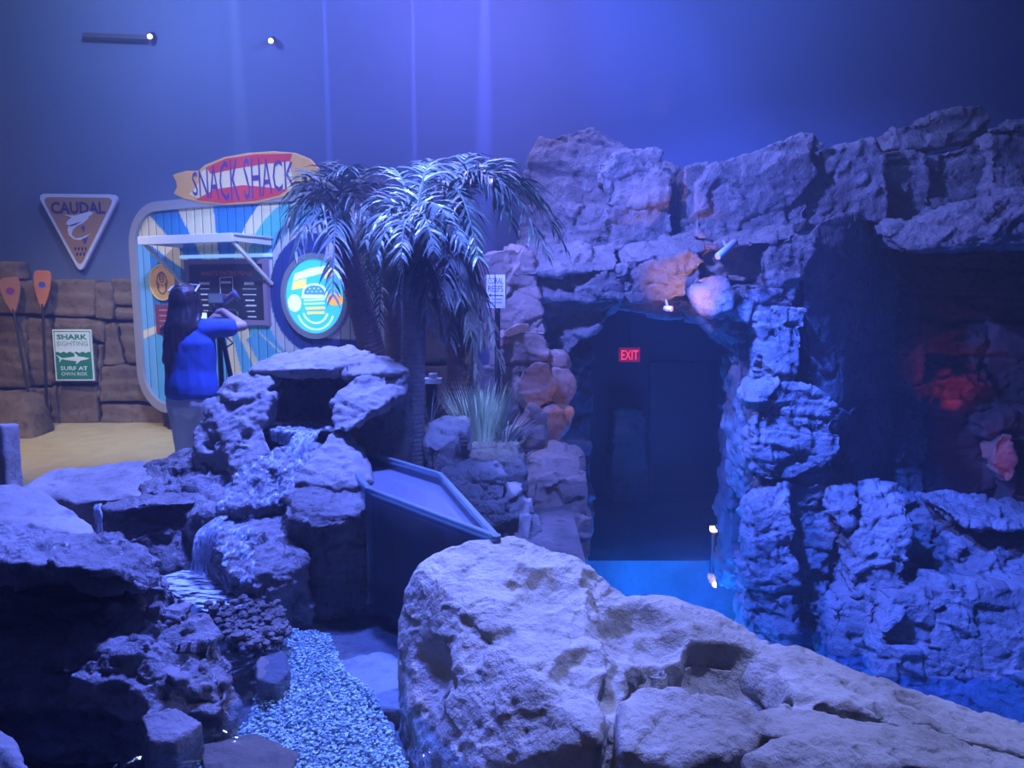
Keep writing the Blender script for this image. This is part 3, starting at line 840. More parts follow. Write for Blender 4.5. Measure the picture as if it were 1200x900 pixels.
B2([(1090, 690, 6.5), (1120, 680, 6.7), (1190, 680, 6.7), (1260, 690, 6.6), (1260, 860, 6.0), (1170, 850, 6.0), (1105, 830, 6.1)], 6.3, 0.4, 126, zb=-1.9, blk=0.03, bh=0.4, bw=0.6, fsize=0.55)

# ---- left rock wall and boulder on the sand ----------------------------------
rw = empty('rock_wall', (-5.4, 9.1, 0), 'brown blocky rock wall behind the paddles and shark sign', 'wall')
for i, (pl, dy) in enumerate([
    ([(-60, 300), (-10, 300), (-10, 330), (-60, 330)], .1), ([(-8, 306), (20, 306), (23, 328), (-8, 330)], .02),
    ([(-60, 331), (56, 328), (60, 368), (-60, 368)], .03), ([(58, 327), (112, 328), (110, 371), (61, 370)], .05), ([(111, 331), (130, 331), (132, 376), (110, 374)], .0),
    ([(130, 326), (215, 322), (215, 358), (133, 358)], .03), ([(132, 359), (215, 359), (215, 376), (134, 376)], .06),
    ([(-60, 370), (28, 370), (32, 455), (-60, 455)], .02), ([(30, 370), (60, 372), (61, 452), (34, 454)], .07), ([(61, 372), (120, 376), (121, 402), (62, 388)], .01),
    ([(62, 390), (112, 400), (114, 450), (62, 450)], .08), ([(113, 404), (120, 404), (116, 468), (114, 468)], .03), ([(122, 378), (134, 377), (146, 426), (121, 428)], .05),
    ([(136, 377), (215, 377), (215, 425), (148, 425)], .0), ([(118, 429), (215, 428), (215, 472), (116, 471)], .02), ([(58, 452), (113, 452), (115, 499), (58, 499)], .04),
    ([(117, 473), (215, 474), (215, 502), (117, 502)], .06), ([(-60, 457), (57, 456), (57, 499), (-60, 499)], .05)]):
    rock('stone', [H(flat(pl, 8.92 + dy), t=0.25, shrink=1.0)], 0.024, M['rock_mural'], parent=rw, smooth=2, fb=(0.02, 0.3), fine=(0.012, 0.1), strata=(0.03, 0.2), seed=140 + i)
for i, (x0, z0, w_, h_) in enumerate([(-3.9, 0, 0.9, 0.7), (-2.98, 0, 1.0, 0.6), (-1.95, 0, 1.2, 0.7), (-3.9, 0.72, 1.2, 0.9), (-2.65, 0.62, 1.1, 1.0), (-1.5, 0.72, 0.9, 0.9)]):
    rock('stone', [[Vector((x0 + a * w_, 8.98 + b * 0.22, z0 + c * h_)) for a in (0, 1) for b in (0, 1) for c in (0, 1)]], 0.035, M['rock_mural'], parent=rw, smooth=2, fb=(0.02, 0.3), seed=170 + i)
o = rock('brown_boulder', [H([(-40, 462, 8.3), (0, 458, 8.4), (28, 464, 8.4), (35, 485, 8.2), (42, 512, 8.1), (38, 524, 8.0), (-40, 526, 7.9)], t=0.4, zb=0.0)], 0.02, M['rock_mural'], smooth=5, fb=(0.03, 0.3), ridge=(0.012, 0.2), seed=181)
props(o, 'rounded brown boulder on the sand at the left edge', 'rock')
o = rock('edge_post', [H([(-12, 497, 4.2), (3, 498, 4.2), (6, 530, 4.2), (6, 572, 4.2), (-12, 572, 4.2)], t=0.15, zb=0.0)], 0.012, M['rock'], smooth=2, fb=(0.008, 0.1), seed=182)
props(o, 'narrow blue-lit rock post at the left edge of the picture', 'rock')
# ================================================================== snack shack
def proj(p):
    v = Vector(p) - Vector((0, 0, CAMZ))
    f = Vector((0, math.cos(PITCH), -math.sin(PITCH)))
    u = Vector((0, math.sin(PITCH), math.cos(PITCH)))
    return 600 + FPX * v.x / v.dot(f), 450 - FPX * v.dot(u) / v.dot(f)

SA = R(26)
SO = Vector((P(166, 400, 8.62).x, 8.62, 0))
SX, SZ, SN = Vector((math.cos(SA), -math.sin(SA), 0)), Vector((0, 0, 1)), Vector((-math.sin(SA), -math.cos(SA), 0))
SF = (SO, SX, SZ, SN)
def onplane(px, py, fr=SF, off=0.0):
    o, ex, ey, n = fr
    d = ray(px, py)
    c = Vector((0, 0, CAMZ))
    t = ((o + n * off - c).dot(n)) / d.dot(n)
    p = c + d * t - o
    return p.dot(ex), p.dot(ey)

def attrmat(name, rough=0.5):
    m, n, l, b = _new(name)
    a = n.new('ShaderNodeAttribute')
    a.attribute_name = 'paint'
    l.new(a.outputs['Color'], b.inputs['Base Color'])
    b.inputs['Roughness'].default_value = rough
    return m

SW = onplane(459, 400)[0]
ZB_, ZT_ = 0.27, 2.50
RC = 0.42
def z_top(s):
    e = min(s, SW - s)
    return ZT_ - (RC - math.sqrt(max(RC * RC - (RC - e) ** 2, 0)) if e < RC else 0) + 0.03 * math.sin(math.pi * s / SW)
def z_bot(s):
    e = min(s, SW - s)
    return ZB_ + (RC - math.sqrt(max(RC * RC - (RC - e) ** 2, 0)) if e < RC else 0)

shack = empty('snack_shack', SO + SX * (SW / 2), 'blue and cream painted trailer snack kiosk with vertical boards', 'kiosk')
PH = onplane(373, 347)                                       # porthole centre
SB = onplane(262, 350)                                       # centre of the painted sunburst
CREAM, SKY, AZURE, NAVY, TEAL, PALE = (0.80, 0.74, 0.50), (0.10, 0.42, 0.80), (0.03, 0.24, 0.62), (0.02, 0.05, 0.28), (0.10, 0.52, 0.62), (0.55, 0.58, 0.72)
rays_px = [((262, 250), (217, 258)), ((190, 292), (208, 312)), ((178, 400), (172, 388)), ((250, 430), (240, 420)), ((292, 412), (300, 425)), ((305, 400), (318, 412)), ((318, 380), (330, 395))]
ray_ang = []
for a_, b_ in ((( 215, 258), (252, 252)), ((181, 290), (209, 290)), ((168, 398), (168, 388)), ((268, 412), (283, 432)), ((288, 408), (306, 428)), ((306, 392), (330, 412))):
    q = [onplane(*a_), onplane(*b_)]
    an = sorted(math.degrees(math.atan2(z - SB[1], s - SB[0])) % 360 for s, z in q)
    ray_ang.append(an)
def paint(s, z):
    c = np.empty((len(s), 3))
    c[:] = AZURE
    low = z < SB[1] - 0.15
    c[low] = (0.10, 0.44, 0.74)
    c[s < 0.25] = (0.16, 0.48, 0.80)
    an = np.degrees(np.arctan2(z - SB[1], s - SB[0])) % 360
    for a, b in ray_ang:
        c[(an > a) & (an < b)] = CREAM
    dx, dz = s - PH[0], z - PH[1]
    r = np.sqrt(dx ** 2 + dz ** 2)
    an = np.degrees(np.arctan2(dz, dx)) % 360
    up = (an > 60) & (an < 205)
    for r0, r1, cc in ((1.00, 1.16, CREAM), (0.82, 1.00, TEAL), (0.72, 0.82, SKY), (0.55, 0.72, PALE)):
        c[up & (r >= r0) & (r < r1)] = cc
    rr = np.sqrt((dx + 0.02) ** 2 + (dz - 0.02) ** 2)
    c[(an > 205) & (r < 0.72)] = PALE
    c[(s > PH[0] + 0.1) & (r >= 0.3)] = (0.62, 0.60, 0.66)
    c[(an > 75) & (an < 285) & (rr < 0.60)] = NAVY
    c[(s > PH[0] - 0.05) & (z < PH[1] - 0.42) & (z > PH[1] - 0.62) & (s < PH[0] + 0.75)] = NAVY
    return c
M['boards'] = attrmat('painted_boards', 0.55)
bw = 0.118
nb = int(round(SW / bw))
bw = SW / nb
for i in range(nb):
    s0, s1 = i * bw + 0.004, (i + 1) * bw - 0.004
    s0, s1 = max(s0, 0.03), min(s1, SW - 0.03)
    nx, ny = 8, 150
    V, SS, ZZ = [], [], []
    for j in range(ny + 1):
        for k_ in range(nx + 1):
            s = s0 + (s1 - s0) * k_ / nx
            z = z_bot(s) + 0.01 + (z_top(s) - z_bot(s) - 0.02) * j / ny
            e = 0.004 if k_ in (0, nx) else 0.0
            V.append(SO + SX * s + SZ * z + SN * (0.01 - e))
            SS.append(s); ZZ.append(z)
    F = [(j * (nx + 1) + k_, j * (nx + 1) + k_ + 1, (j + 1) * (nx + 1) + k_ + 1, (j + 1) * (nx + 1) + k_) for j in range(ny) for k_ in range(nx)]
    me = new_mesh('board', V, F, M['boards'], False)
    at = me.color_attributes.new('paint', 'FLOAT_COLOR', 'POINT')
    at.data.foreach_set('color', np.concatenate([paint(np.array(SS), np.array(ZZ)), np.ones((len(V), 1))], 1).ravel())
    link('board', me, shack)
ss = [SW * (0.5 - 0.5 * math.cos(math.pi * i / 60)) for i in range(61)]
outl = [(s, z_bot(s)) for s in ss] + [(s, z_top(s)) for s in ss[::-1]]
cx_, cz_ = SW / 2, (ZT_ + ZB_) / 2
def inset(pl, d):
    out = []
    n = len(pl)
    for i in range(n):
        a, b = Vector(pl[i - 2]), Vector(pl[(i + 2) % n])
        t = (b - a).normalized()
        out.append((pl[i][0] - t.y * d, pl[i][1] + t.x * d))
    return out
mb = MB(); mb.prism(outl, SF, -0.35, 0.0); mb.build('body', plain('shack_body', (0.05, 0.06, 0.10), 0.7), shack)
mb = MB(); ringpoly(mb, inset(outl, -0.05), inset(outl, 0.05), SF, -0.35, 0.05); mb.build('frame', plain('frame_grey', (0.30, 0.31, 0.36), 0.5), shack)
mb = MB(); mb.box(SO + SX * (SW / 2) + SZ * 0.15 - SN * 0.2, (SW - 0.5, 0.25, 0.3), (SX, SN, SZ)); mb.build('skirt', M['black'], shack)

# awning
s1 = onplane(321, 284)[0]
zA = onplane(321, 284)[1]
dA = 0.3
for _ in range(200):
    if proj(SO + SX * s1 + SZ * zA + SN * dA)[0] < 273: break
    dA += 0.01
s0 = onplane(163, 284, off=dA)[0]
aw = empty('awning', SO + SX * ((s0 + s1) / 2) + SZ * zA, 'white slatted awning propped over the menu board', 'awning')
zF = zA + 0.02
mb = MB(); mb.box(SO + SX * ((s0 + s1) / 2) + SZ * zF + SN * dA, (s1 - s0, 0.04, 0.085), (SX, SN, SZ)); mb.build('front_bar', M['white'], aw, bevel=0.006)
for s in (s0 + 0.02, s1 - 0.02):
    MB().bar(SO + SX * s + SZ * zF + SN * dA, SO + SX * s + SZ * zA + SN * 0.03, 0.035, 0.06).build('side_bar', M['white'], aw)
    MB().bar(SO + SX * (s + 0.02 * (1 if s < 1 else -1)) + SZ * (zF - 0.04) + SN * (dA - 0.04), SO + SX * s + SZ * (zA - 0.42) + SN * 0.03, 0.03).build('strut', M['white'], aw)
for i in range(9):
    d = 0.06 + (dA - 0.1) * i / 8
    MB().box(SO + SX * ((s0 + s1) / 2) + SZ * (zA + 0.045 + 0.02 * d) + SN * d, (s1 - s0 + 0.04, 0.05, 0.018), (SX, SN, SZ)).build('slat', M['white'], aw)
a_, b_ = onplane(215, 303), onplane(321, 297)
o = MB().box(SO + SX * ((a_[0] + b_[0]) / 2) + SZ * ((a_[1] + b_[1]) / 2) + SN * 0.035, (b_[0] - a_[0], 0.03, 0.035), (SX, SN, SZ)).build('light_tube', plain('tube_glow', (0.4, 0.6, 1), 0.3, emit=(0.25, 0.5, 1.0), es=0.9))
props(o, 'pale blue light strip above the menu board', 'light')

# menu board
x0, z1 = onplane(221, 309); x1, _z = onplane(316, 303); z0 = onplane(316, 381)[1]
mz0, mz1 = z0, onplane(316, 303)[1]
mc, mh = (x0 + x1) / 2, (mz0 + mz1) / 2
menu = empty('menu_board', SO + SX * mc + SZ * mz0, 'black chalk-style menu board in mauve frame on the kiosk', 'menu')
mb = MB(); ringpoly(mb, [(x0, mz0), (x1, mz0), (x1, mz1), (x0, mz1)], [(x0 + .05, mz0 + .05), (x1 - .05, mz0 + .05), (x1 - .05, mz1 - .05), (x0 + .05, mz1 - .05)], SF, 0.012, 0.06); mb.build('frame', plain('mauve_frame', (0.30, 0.22, 0.38), 0.5), menu)
mb = MB(); mb.box(SO + SX * mc + SZ * mh + SN * 0.025, (x1 - x0 - .1, 0.025, mz1 - mz0 - .1), (SX, SN, SZ)); mb.build('panel', plain('menu_black', (0.02, 0.02, 0.03), 0.6), menu)
MW, MH = x1 - x0, mz1 - mz0
chalk, redl = plain('chalk_white', (0.92, 0.93, 0.95), 0.8), plain('menu_red', (1.0, .16, .10), .6)
text("WHAT'S ON THE MENU", SF, mc, mz1 - 0.145, MW * 0.62, 0.05, redl, menu, d=0.041)
def lines(x, z, rows, wmax, nm='text_line'):
    for k_, (wd, hh) in enumerate(rows):
        MB().box(SO + SX * x + SZ * (z - k_ * 0.058) + SN * 0.04, (wmax * wd, 0.003, hh), (SX, SN, SZ)).build(nm, chalk, menu)
lx, rx = mc - MW * 0.27, mc + MW * 0.28
lines(lx, mz1 - 0.25, [(0.9, .028), (0.8, .006), (.75, .016), (.6, .008), (.5, .014), (.4, .007), (.7, .007), (.6, .007)], 0.17)
lines(rx, mz1 - 0.25, [(0.7, .028), (1.0, .006), (.95, .010), (.65, .016), (.7, .009), (.6, .006)], 0.19)
lines(rx + 0.02, mz0 + 0.2, [(0.8, .016), (.6, .006), (.7, .014)], 0.17)
ringb = [(mc - .09, mh - .06), (mc + .10, mh - .06), (mc + .10, mh + .16), (mc - .09, mh + .15)]
mb = MB(); ringpoly(mb, ringb, [(mc - .083, mh - .053), (mc + .093, mh - .053), (mc + .093, mh + .153), (mc - .083, mh + .143)], SF, 0.038, 0.042); mb.build('box_outline', chalk, menu)
MB().box(SO + SX * mc + SZ * (mh + .10) + SN * 0.04, (0.14, 0.003, 0.022), (SX, SN, SZ)).build('text_line', chalk, menu)
MB().box(SO + SX * mc + SZ * (mh - .03) + SN * 0.04, (0.10, 0.003, 0.012), (SX, SN, SZ)).build('text_line', redl, menu)

# gold round emblem and red plaque
ec = onplane(193, 331)
em = empty('round_emblem', SO + SX * ec[0] + SZ * (ec[1] - 0.2), 'round gold emblem plate at the left of the kiosk', 'sign')
gold, brown = plain('gold_paint', (0.62, 0.40, 0.10), 0.4), plain('emblem_brown', (0.16, 0.09, 0.05), 0.6)
er = 0.20
mb = MB(); mb.prism(ellipse(ec[0], ec[1], er, er), SF, 0.012, 0.035); mb.build('disc', gold, em)
mb = MB(); ringpoly(mb, ellipse(ec[0], ec[1], er, er), ellipse(ec[0], ec[1], er * .93, er * .93), SF, 0.035, 0.042); mb.build('rim', plain('gold_light', (0.8, 0.58, 0.22), 0.4), em)
mb = MB(); ringpoly(mb, ellipse(ec[0], ec[1] - .005, .085, .125), ellipse(ec[0], ec[1] - .005, .072, .112), SF, 0.035, 0.04); mb.build('outline', brown, em)
mb = MB(); ringpoly(mb, ellipse(ec[0], ec[1] + .05, .04, .055), ellipse(ec[0], ec[1] + .05, .03, .045), SF, 0.035, 0.04); mb.build('figure', brown, em)
for sx in (-1, 1):
    mb = MB(); mb.prism([(ec[0] + sx * .045, ec[1] - .01), (ec[0] + sx * .095, ec[1] + .02), (ec[0] + sx * .08, ec[1] - .05), (ec[0] + sx * .05, ec[1] - .07)], SF, 0.035, 0.039); mb.build('figure_arm', brown, em)
for dz in (.075, .055, .035, -.03):
    MB().box(SO + SX * ec[0] + SZ * (ec[1] + dz) + SN * 0.038, (.045, .004, .008), (SX, SN, SZ)).build('engraving', brown, em)
pc, pd = onplane(184, 357), onplane(206, 391)
rp = empty('red_plaque', SO + SX * pc[0] + SZ * pd[1], 'small dark red plaque under the gold emblem', 'sign')
pm, ph = (pc[0] + pd[0]) / 2, (pc[1] + pd[1]) / 2
MB().box(SO + SX * pm + SZ * ph + SN * 0.02, (pd[0] - pc[0], .02, pc[1] - pd[1]), (SX, SN, SZ)).build('panel', plain('plaque_red', (0.22, 0.05, 0.08), 0.5), rp)
for i in range(4):
    MB().box(SO + SX * pm + SZ * (ph + .10 - .06 * i) + SN * 0.032, (.14, .003, .015), (SX, SN, SZ)).build('text_line', plain('plaque_pink', (0.5, 0.28, 0.32), .6), rp)

# lit round sign
rs = empty('round_sign', SO + SX * PH[0] + SZ * (PH[1] - .4), 'glowing cyan round burger sign in the kiosk porthole', 'sign')
PR = 0.37
def glow(n_, c, e=1.0):
    return plain(n_, c, 0.4, emit=c, es=e)
cy_, wh_, ye_, or_, bl_ = glow('sign_cyan', (0.06, 0.60, 0.80), .75), glow('sign_white', (.7, .95, 1), .85), glow('sign_yellow', (.95, .72, .2), .8), glow('sign_orange', (1, .42, .02), .9), glow('sign_blue', (.10, .38, .75), .6)
mb = MB(); mb.prism(ellipse(*PH, PR, PR), SF, 0.02, 0.05); mb.build('disc', cy_, rs)
mb = MB(); ringpoly(mb, ellipse(*PH, PR + .05, PR + .05), ellipse(*PH, PR - .005, PR - .005), SF, 0.012, 0.075); mb.build('rim', plain('rim_grey', (.25, .27, .34), .4), rs)
X, Z = PH
def fl(pts, m, nm, d=0.054):
    mb = MB(); mb.prism([(X + a, Z + b) for a, b in pts], SF, 0.05, d); return mb.build(nm, m, rs)
fl([(-.27, .15), (.20, .24), (.21, .30), (-.05, .27), (-.24, .22)], wh_, 'banner')
fl([(-.29, .06), (-.27, .14), (-.10, .17), (-.11, .085)], ye_, 'lettering')
fl([(.13, .17), (.15, .26), (.27, .28), (.24, .19)], ye_, 'lettering')
bun = [(-.16 * math.cos(math.pi * t), .01 + .115 * math.sin(math.pi * t) ** .8) for t in [i / 14 for i in range(15)]]
fl(bun + [(.17, -.02), (-.17, -.02)], wh_, 'bun')
fl([(x * .82, .018 + (z - .02) * .8 + .005) for x, z in bun], bl_, 'bun_top', 0.058)
for i in range(7):
    fl(ellipse(-.08 + .027 * i, .045 + .03 * (i % 2), .008, .006, 8), wh_, 'seed', 0.061)
for j, z in enumerate((-.05, -.085)):
    fl([(-.14, z), (.12, z + .01), (.12, z + .025), (-.14, z + .015)], wh_, 'filling')
fl([(-.12, -.135), (.12, -.125), (.12, -.10), (-.12, -.11)], ye_, 'lettering'); fl([(-.10, -.18), (.11, -.17), (.11, -.145), (-.10, -.155)], ye_, 'lettering')
for r_, w_ in ((.17, .02), (.24, .018)):
    a = [(r_ * math.cos(R(t)), -.12 + .9 * r_ * math.sin(R(t))) for t in range(200, 341, 10)]
    b = [((r_ - w_) * math.cos(R(t)), -.12 + .9 * (r_ - w_) * math.sin(R(t))) for t in range(340, 199, -10)]
    fl(a + b, wh_, 'plate')
fl(ellipse(-.26, -.07, .085, .085, 20), wh_, 'badge'); fl(ellipse(.25, -.03, .095, .06, 20), or_, 'badge_orange', 0.058)

# surfboard sign above
SBo = 0.06
sf = [onplane(x, y, off=SBo) for x, y in [(202, 205), (207, 203), (218, 200), (232, 200), (240, 193), (262, 184), (290, 179), (320, 177), (345, 179), (362, 186), (372, 197), (368, 208), (352, 221), (330, 231), (300, 238), (265, 240), (235, 238), (215, 233), (203, 227), (207, 219), (206, 213)]]
sb = empty('surfboard_sign', SO + SX * sf[10][0] + SZ * ZT_, 'orange and red surfboard sign reading SNACK SHACK on the kiosk roof', 'sign')
mb = MB(); mb.prism(sf, SF, SBo - .04, SBo); mb.build('board', plain('board_orange', (.80, .42, .12), .4, var=.15, scale=3), sb, bevel=0.008)
def dec(px_, m, nm, d):
    mb = MB(); mb.prism([onplane(x, y, off=SBo) for x, y in px_], SF, SBo, SBo + d); return mb.build(nm, m, sb)
dec([(222, 228), (234, 214), (236, 201), (265, 188), (300, 183), (341, 182), (340, 196), (344, 214), (332, 224), (300, 233), (260, 236), (236, 234)], plain('board_cream', (.85, .70, .42), .4), 'stripe', 0.004)
red = plain('board_red', (.72, .05, .05), .4)
dec([(243, 196), (265, 186), (300, 181), (342, 180), (340, 189), (310, 192), (280, 197), (247, 204)], red, 'stripe', 0.007)
dec([(230, 234), (252, 222), (285, 217), (310, 219), (336, 222), (326, 229), (300, 235), (262, 238)], red, 'stripe', 0.007)
la, lb = onplane(226, 216, off=SBo), onplane(345, 204, off=SBo)
lw = lb[0] - la[0]
def wav(XX, ZZ):
    t = (XX - la[0]) / lw
    mid = la[1] + (lb[1] - la[1]) * t
    return XX, mid + (ZZ) * (0.75 + 0.65 * np.sin(math.pi * np.clip(t, 0, 1)) ** 1.0)
text('SNACK SHACK', SF, (la[0] + lb[0]) / 2, 0.0, lw, 0.30, plain('sign_purple', (.10, .05, .22), .5), sb, d=SBo + .009, fn=wav)
for x_, y_ in ((255, 236), (320, 232)):
    s_, z_ = onplane(x_, y_)
    MB().bar(SO + SX * s_ + SZ * (z_top(s_) - .03), SO + SX * s_ + SZ * (z_ + .06) + SN * .01, .03).build('bracket', M['steel'], sb)

# ================================================================== wall signs
WF = (Vector((0, YB, 0)), Vector((1, 0, 0)), Vector((0, 0, 1)), Vector((0, -1, 0)))
def Wp(px, py, Y):
    p = P(px, py, Y)
    return p.x, p.z
YC = 9.12
CF = (Vector((0, YC, 0)), Vector((1, 0, 0)), Vector((0, 0, 1)), Vector((0, -1, 0)))
def rounded_tri(k=0.0):
    A, B_, C_ = Vector(Wp(44, 227, YC)), Vector(Wp(141, 228, YC)), Vector(Wp(95, 321, YC))
    cen = (A + B_ + C_) / 3
    out = []
    for p, q, r_ in ((A, C_, B_), (C_, B_, A), (B_, A, C_)):
        d1, d2 = (q - p).normalized(), (r_ - p).normalized()
        a, b = p + d2 * .11, p + d1 * .11
        for t in (0, .25, .5, .75, 1):
            out.append((a * (1 - t) ** 2 + p * 2 * t * (1 - t) + b * t * t))
    return [tuple(cen + (v - cen) * (1 - k)) for v in out]
cs = empty('triangle_sign', (Wp(93, 321, YC)[0], YC, Wp(93, 321, YC)[1]), 'brown triangular sign with silver leaping fish reading CAUDAL', 'sign')
mb = MB(); mb.prism(rounded_tri(), CF, -.03, .015); mb.build('border', plain('silver_border', (.62, .66, .78), .4), cs)
mb = MB(); mb.prism(rounded_tri(.13), CF, .015, .022); mb.build('panel', plain('sign_brown', (.36, .21, .10), .5), cs)
cp = lambda pts, m, nm, d=.027: (lambda b: (b.prism([Wp(40 + x / 9.476, 225 + y / 9.474, YC) for x, y in pts], CF, .022, d), b.build(nm, m, cs)))(MB())
nav, sil, dblue = plain('sign_navy', (.03, .02, .14), .5), plain('fish_silver', (.60, .68, .82), .35), plain('fish_blue', (.06, .08, .30), .4)
text('CAUDAL', CF, Wp(40 + 500 / 9.476, 244, YC)[0], Wp(90, 225 + 178 / 9.474, YC)[1], 600 / 9.476 / FPX * YC * .98, .14, nav, cs, d=.026, bold=.03)
cp([(330, 250), (400, 262), (470, 262), (560, 235), (640, 215), (672, 235), (620, 275), (612, 300), (560, 345), (480, 385), (440, 430), (430, 480), (470, 515), (540, 505), (600, 480), (640, 460), (590, 505), (520, 535), (450, 525), (400, 480), (385, 420), (400, 370), (370, 360), (385, 320), (430, 285)], sil, 'fish')
cp([(400, 375), (470, 350), (540, 330), (480, 365), (420, 385)], dblue, 'fish_stripe', .03)
cp([(530, 390), (575, 375), (570, 445)], dblue, 'fish_fin', .03)
cp([(550, 520), (610, 500), (590, 560), (575, 580)], dblue, 'fish_tail', .03)
for yy, n_ in ((632, 4), (690, 3)):
    for q in range(n_):
        cp([(460 + q * 38 + (20 if n_ == 3 else 0), yy - 18), (480 + q * 38 + (20 if n_ == 3 else 0), yy - 18), (480 + q * 38 + (20 if n_ == 3 else 0), yy + 18), (460 + q * 38 + (20 if n_ == 3 else 0), yy + 18)], nav, 'small_letter', .025)

YS = 8.86
HF = (Vector((0, YS, 0)), Vector((1, 0, 0)), Vector((0, 0, 1)), Vector((0, -1, 0)))
sx0, sz1 = Wp(61.5, 386, YS); sx1, sz0 = Wp(111.5, 446, YS)
sw, sh = sx1 - sx0, sz1 - sz0
scx = (sx0 + sx1) / 2
sk = empty('shark_sign', (scx, YS, sz0), 'green and white SHARK SIGHTING warning sign on the rock wall', 'sign')
wht, grn = plain('sign_mint_white', (.72, .86, .82), .45), plain('sign_green', (.02, .24, .12), .45)
MB().box((scx, YS, (sz0 + sz1) / 2), (sw, .02, sh)).build('panel', wht, sk)
def rect(x0, z0, x1, z1, m, nm, d0=.010, d1=.013):
    mb = MB(); mb.prism([(x0, z0), (x1, z0), (x1, z1), (x0, z1)], HF, d0, d1); return mb.build(nm, m, sk)
wave = [(sx0 + sw * (.055 + .89 * i / 40), sz0 + sh * (.555 + .012 * math.sin(i / 40 * 11 * math.pi))) for i in range(41)]
mb = MB(); mb.prism([(sx0 + sw * .055, sz0 + sh * .045), (sx0 + sw * .945, sz0 + sh * .045)] + wave[::-1], HF, .010, .013); mb.build('sea', grn, sk)
mb = MB(); ringpoly(mb, [(sx0 + sw * .035, sz0 + sh * .03), (sx1 - sw * .035, sz0 + sh * .03), (sx1 - sw * .035, sz1 - sh * .03), (sx0 + sw * .035, sz1 - sh * .03)], [(sx0 + sw * .05, sz0 + sh * .042), (sx1 - sw * .05, sz0 + sh * .042), (sx1 - sw * .05, sz1 - sh * .042), (sx0 + sw * .05, sz1 - sh * .042)], HF, .010, .013); mb.build('border', grn, sk)
text('SHARK', HF, scx, sz0 + sh * .855, sw * .78, sh * .10, grn, sk, d=.014, bold=.03)
text('SIGHTING', HF, scx, sz0 + sh * .725, sw * .80, sh * .085, plain('sign_green_light', (.12, .36, .26), .5), sk, d=.014)
text('SURF AT', HF, scx, sz0 + sh * .245, sw * .70, sh * .08, wht, sk, d=.015, bold=.02)
text('OWN RISK', HF, scx, sz0 + sh * .135, sw * .68, sh * .07, wht, sk, d=.015)
shk = [(115, 425), (160, 450), (210, 475), (270, 470), (350, 460), (405, 452), (395, 400), (440, 430), (452, 452), (540, 460), (632, 480), (560, 500), (480, 512), (430, 555), (408, 555), (425, 520), (330, 510), (250, 500), (205, 488), (160, 540), (170, 485)]
mb = MB(); mb.prism([(sx0 + sw * (x - 85) / 590, sz1 - sh * (y - 75) / 720) for x, y in shk], HF, .013, .016); mb.build('shark', wht, sk)

# paddles
wood1, wood2 = plain('paddle_wood', (.42, .20, .12), .5, var=.15), plain('paddle_orange', (.55, .20, .08), .45, var=.12)
def paddle(nm, bx, bt, bb, ft, w_px, tilt, m, badge, lab):
    Yt, Yb = 8.82, 8.62
    top, bot, foot = P(bx - tilt, bt, Yt), P(bx + tilt, bb, Yt - .03), P(*ft, Yb)
    foot.z = 0.03
    e = empty(nm, (foot.x, foot.y, 0), lab, 'paddle')
    ax = (top - bot).normalized()
    side = ax.cross(Vector((0, 1, 0))).normalized()
    nn = side.cross(ax).normalized()
    if nn.y > 0: nn = -nn
    L = (top - bot).length
    wd = w_px / FPX * Yt / 2
    prof = [(0, .12), (.12, .35), (.35, .72), (.6, .95), (.82, 1.0), (.95, .92), (1.0, .6)]
    pl = [(wd * b, L * a) for a, b in prof] + [(-wd * b, L * a) for a, b in prof[::-1]]
    fr = (bot, side, ax, nn)
    mb = MB(); mb.prism(pl, fr, -.012, .012); mb.build('blade', m, e, bevel=.004)
    mb = MB(); mb.prism(ellipse(0, L * .62, wd * .42, wd * .36, 14), fr, .012, .015); mb.build('badge', badge, e)
    MB().tube([bot + ax * .05, foot], .016, 8).build('shaft', M['black'], e)
    MB().tube([foot + Vector((-.06, 0, 0)), foot + Vector((.06, 0, 0))], .02, 8).build('grip', M['black'], e)
paddle('paddle', 13.5, 325, 367, (40, 500), 23, 3, wood1, plain('badge_purple', (.22, .05, .28), .5), 'leaning wooden paddle with purple badge, nearest the left edge')
paddle('paddle', 50, 317, 361, (56, 498), 20, 0, wood2, plain('badge_blue', (.05, .10, .45), .5), 'orange wooden paddle with blue badge beside the shark sign')

# coral reefs sign
YR = 6.9
rf = empty('direction_sign', P(582, 358, YR), 'white CORAL REEFS direction sign with left arrow behind the palm', 'sign')
a_ = R(28)
RFX = (P(570, 322, YR), Vector((math.cos(a_), -math.sin(a_), 0)), Vector((0, 0, 1)), Vector((-math.sin(a_), -math.cos(a_), 0)))
w_ = (592 - 570) / FPX * YR * 1.13; h_ = .30
mb = MB(); mb.prism([(0, -h_), (w_, -h_), (w_, 0.0), (0, 0.0)], RFX, -.015, 0); mb.build('panel', M['white'], rf)
ink = plain('sign_ink', (.05, .05, .12), .6)
text('CORAL', RFX, w_ / 2, -.055, w_ * .8, .055, ink, rf, d=.003); text('REEFS', RFX, w_ / 2, -.125, w_ * .8, .055, ink, rf, d=.003)
mb = MB(); mb.prism([(w_ * .1, -.185), (w_ * .25, -.168), (w_ * .25, -.181), (w_ * .9, -.181), (w_ * .9, -.189), (w_ * .25, -.189), (w_ * .25, -.202)], RFX, 0, .003); mb.build('arrow', ink, rf)
grey = plain('sign_grey_ink', (.3, .3, .42), .6)
for z in (-.225, -.255):
    mb = MB(); mb.prism([(w_ * .28, z), (w_ * .82, z), (w_ * .82, z + .012), (w_ * .28, z + .012)], RFX, 0, .003); mb.build('text_line', grey, rf)
MB().bar(RFX[0] + RFX[1] * (w_ / 2) - RFX[3] * .03, RFX[0] + RFX[1] * (w_ / 2) - RFX[3] * .03 + Vector((0, 0, -2.0)), .05).build('post', M['black'], rf)

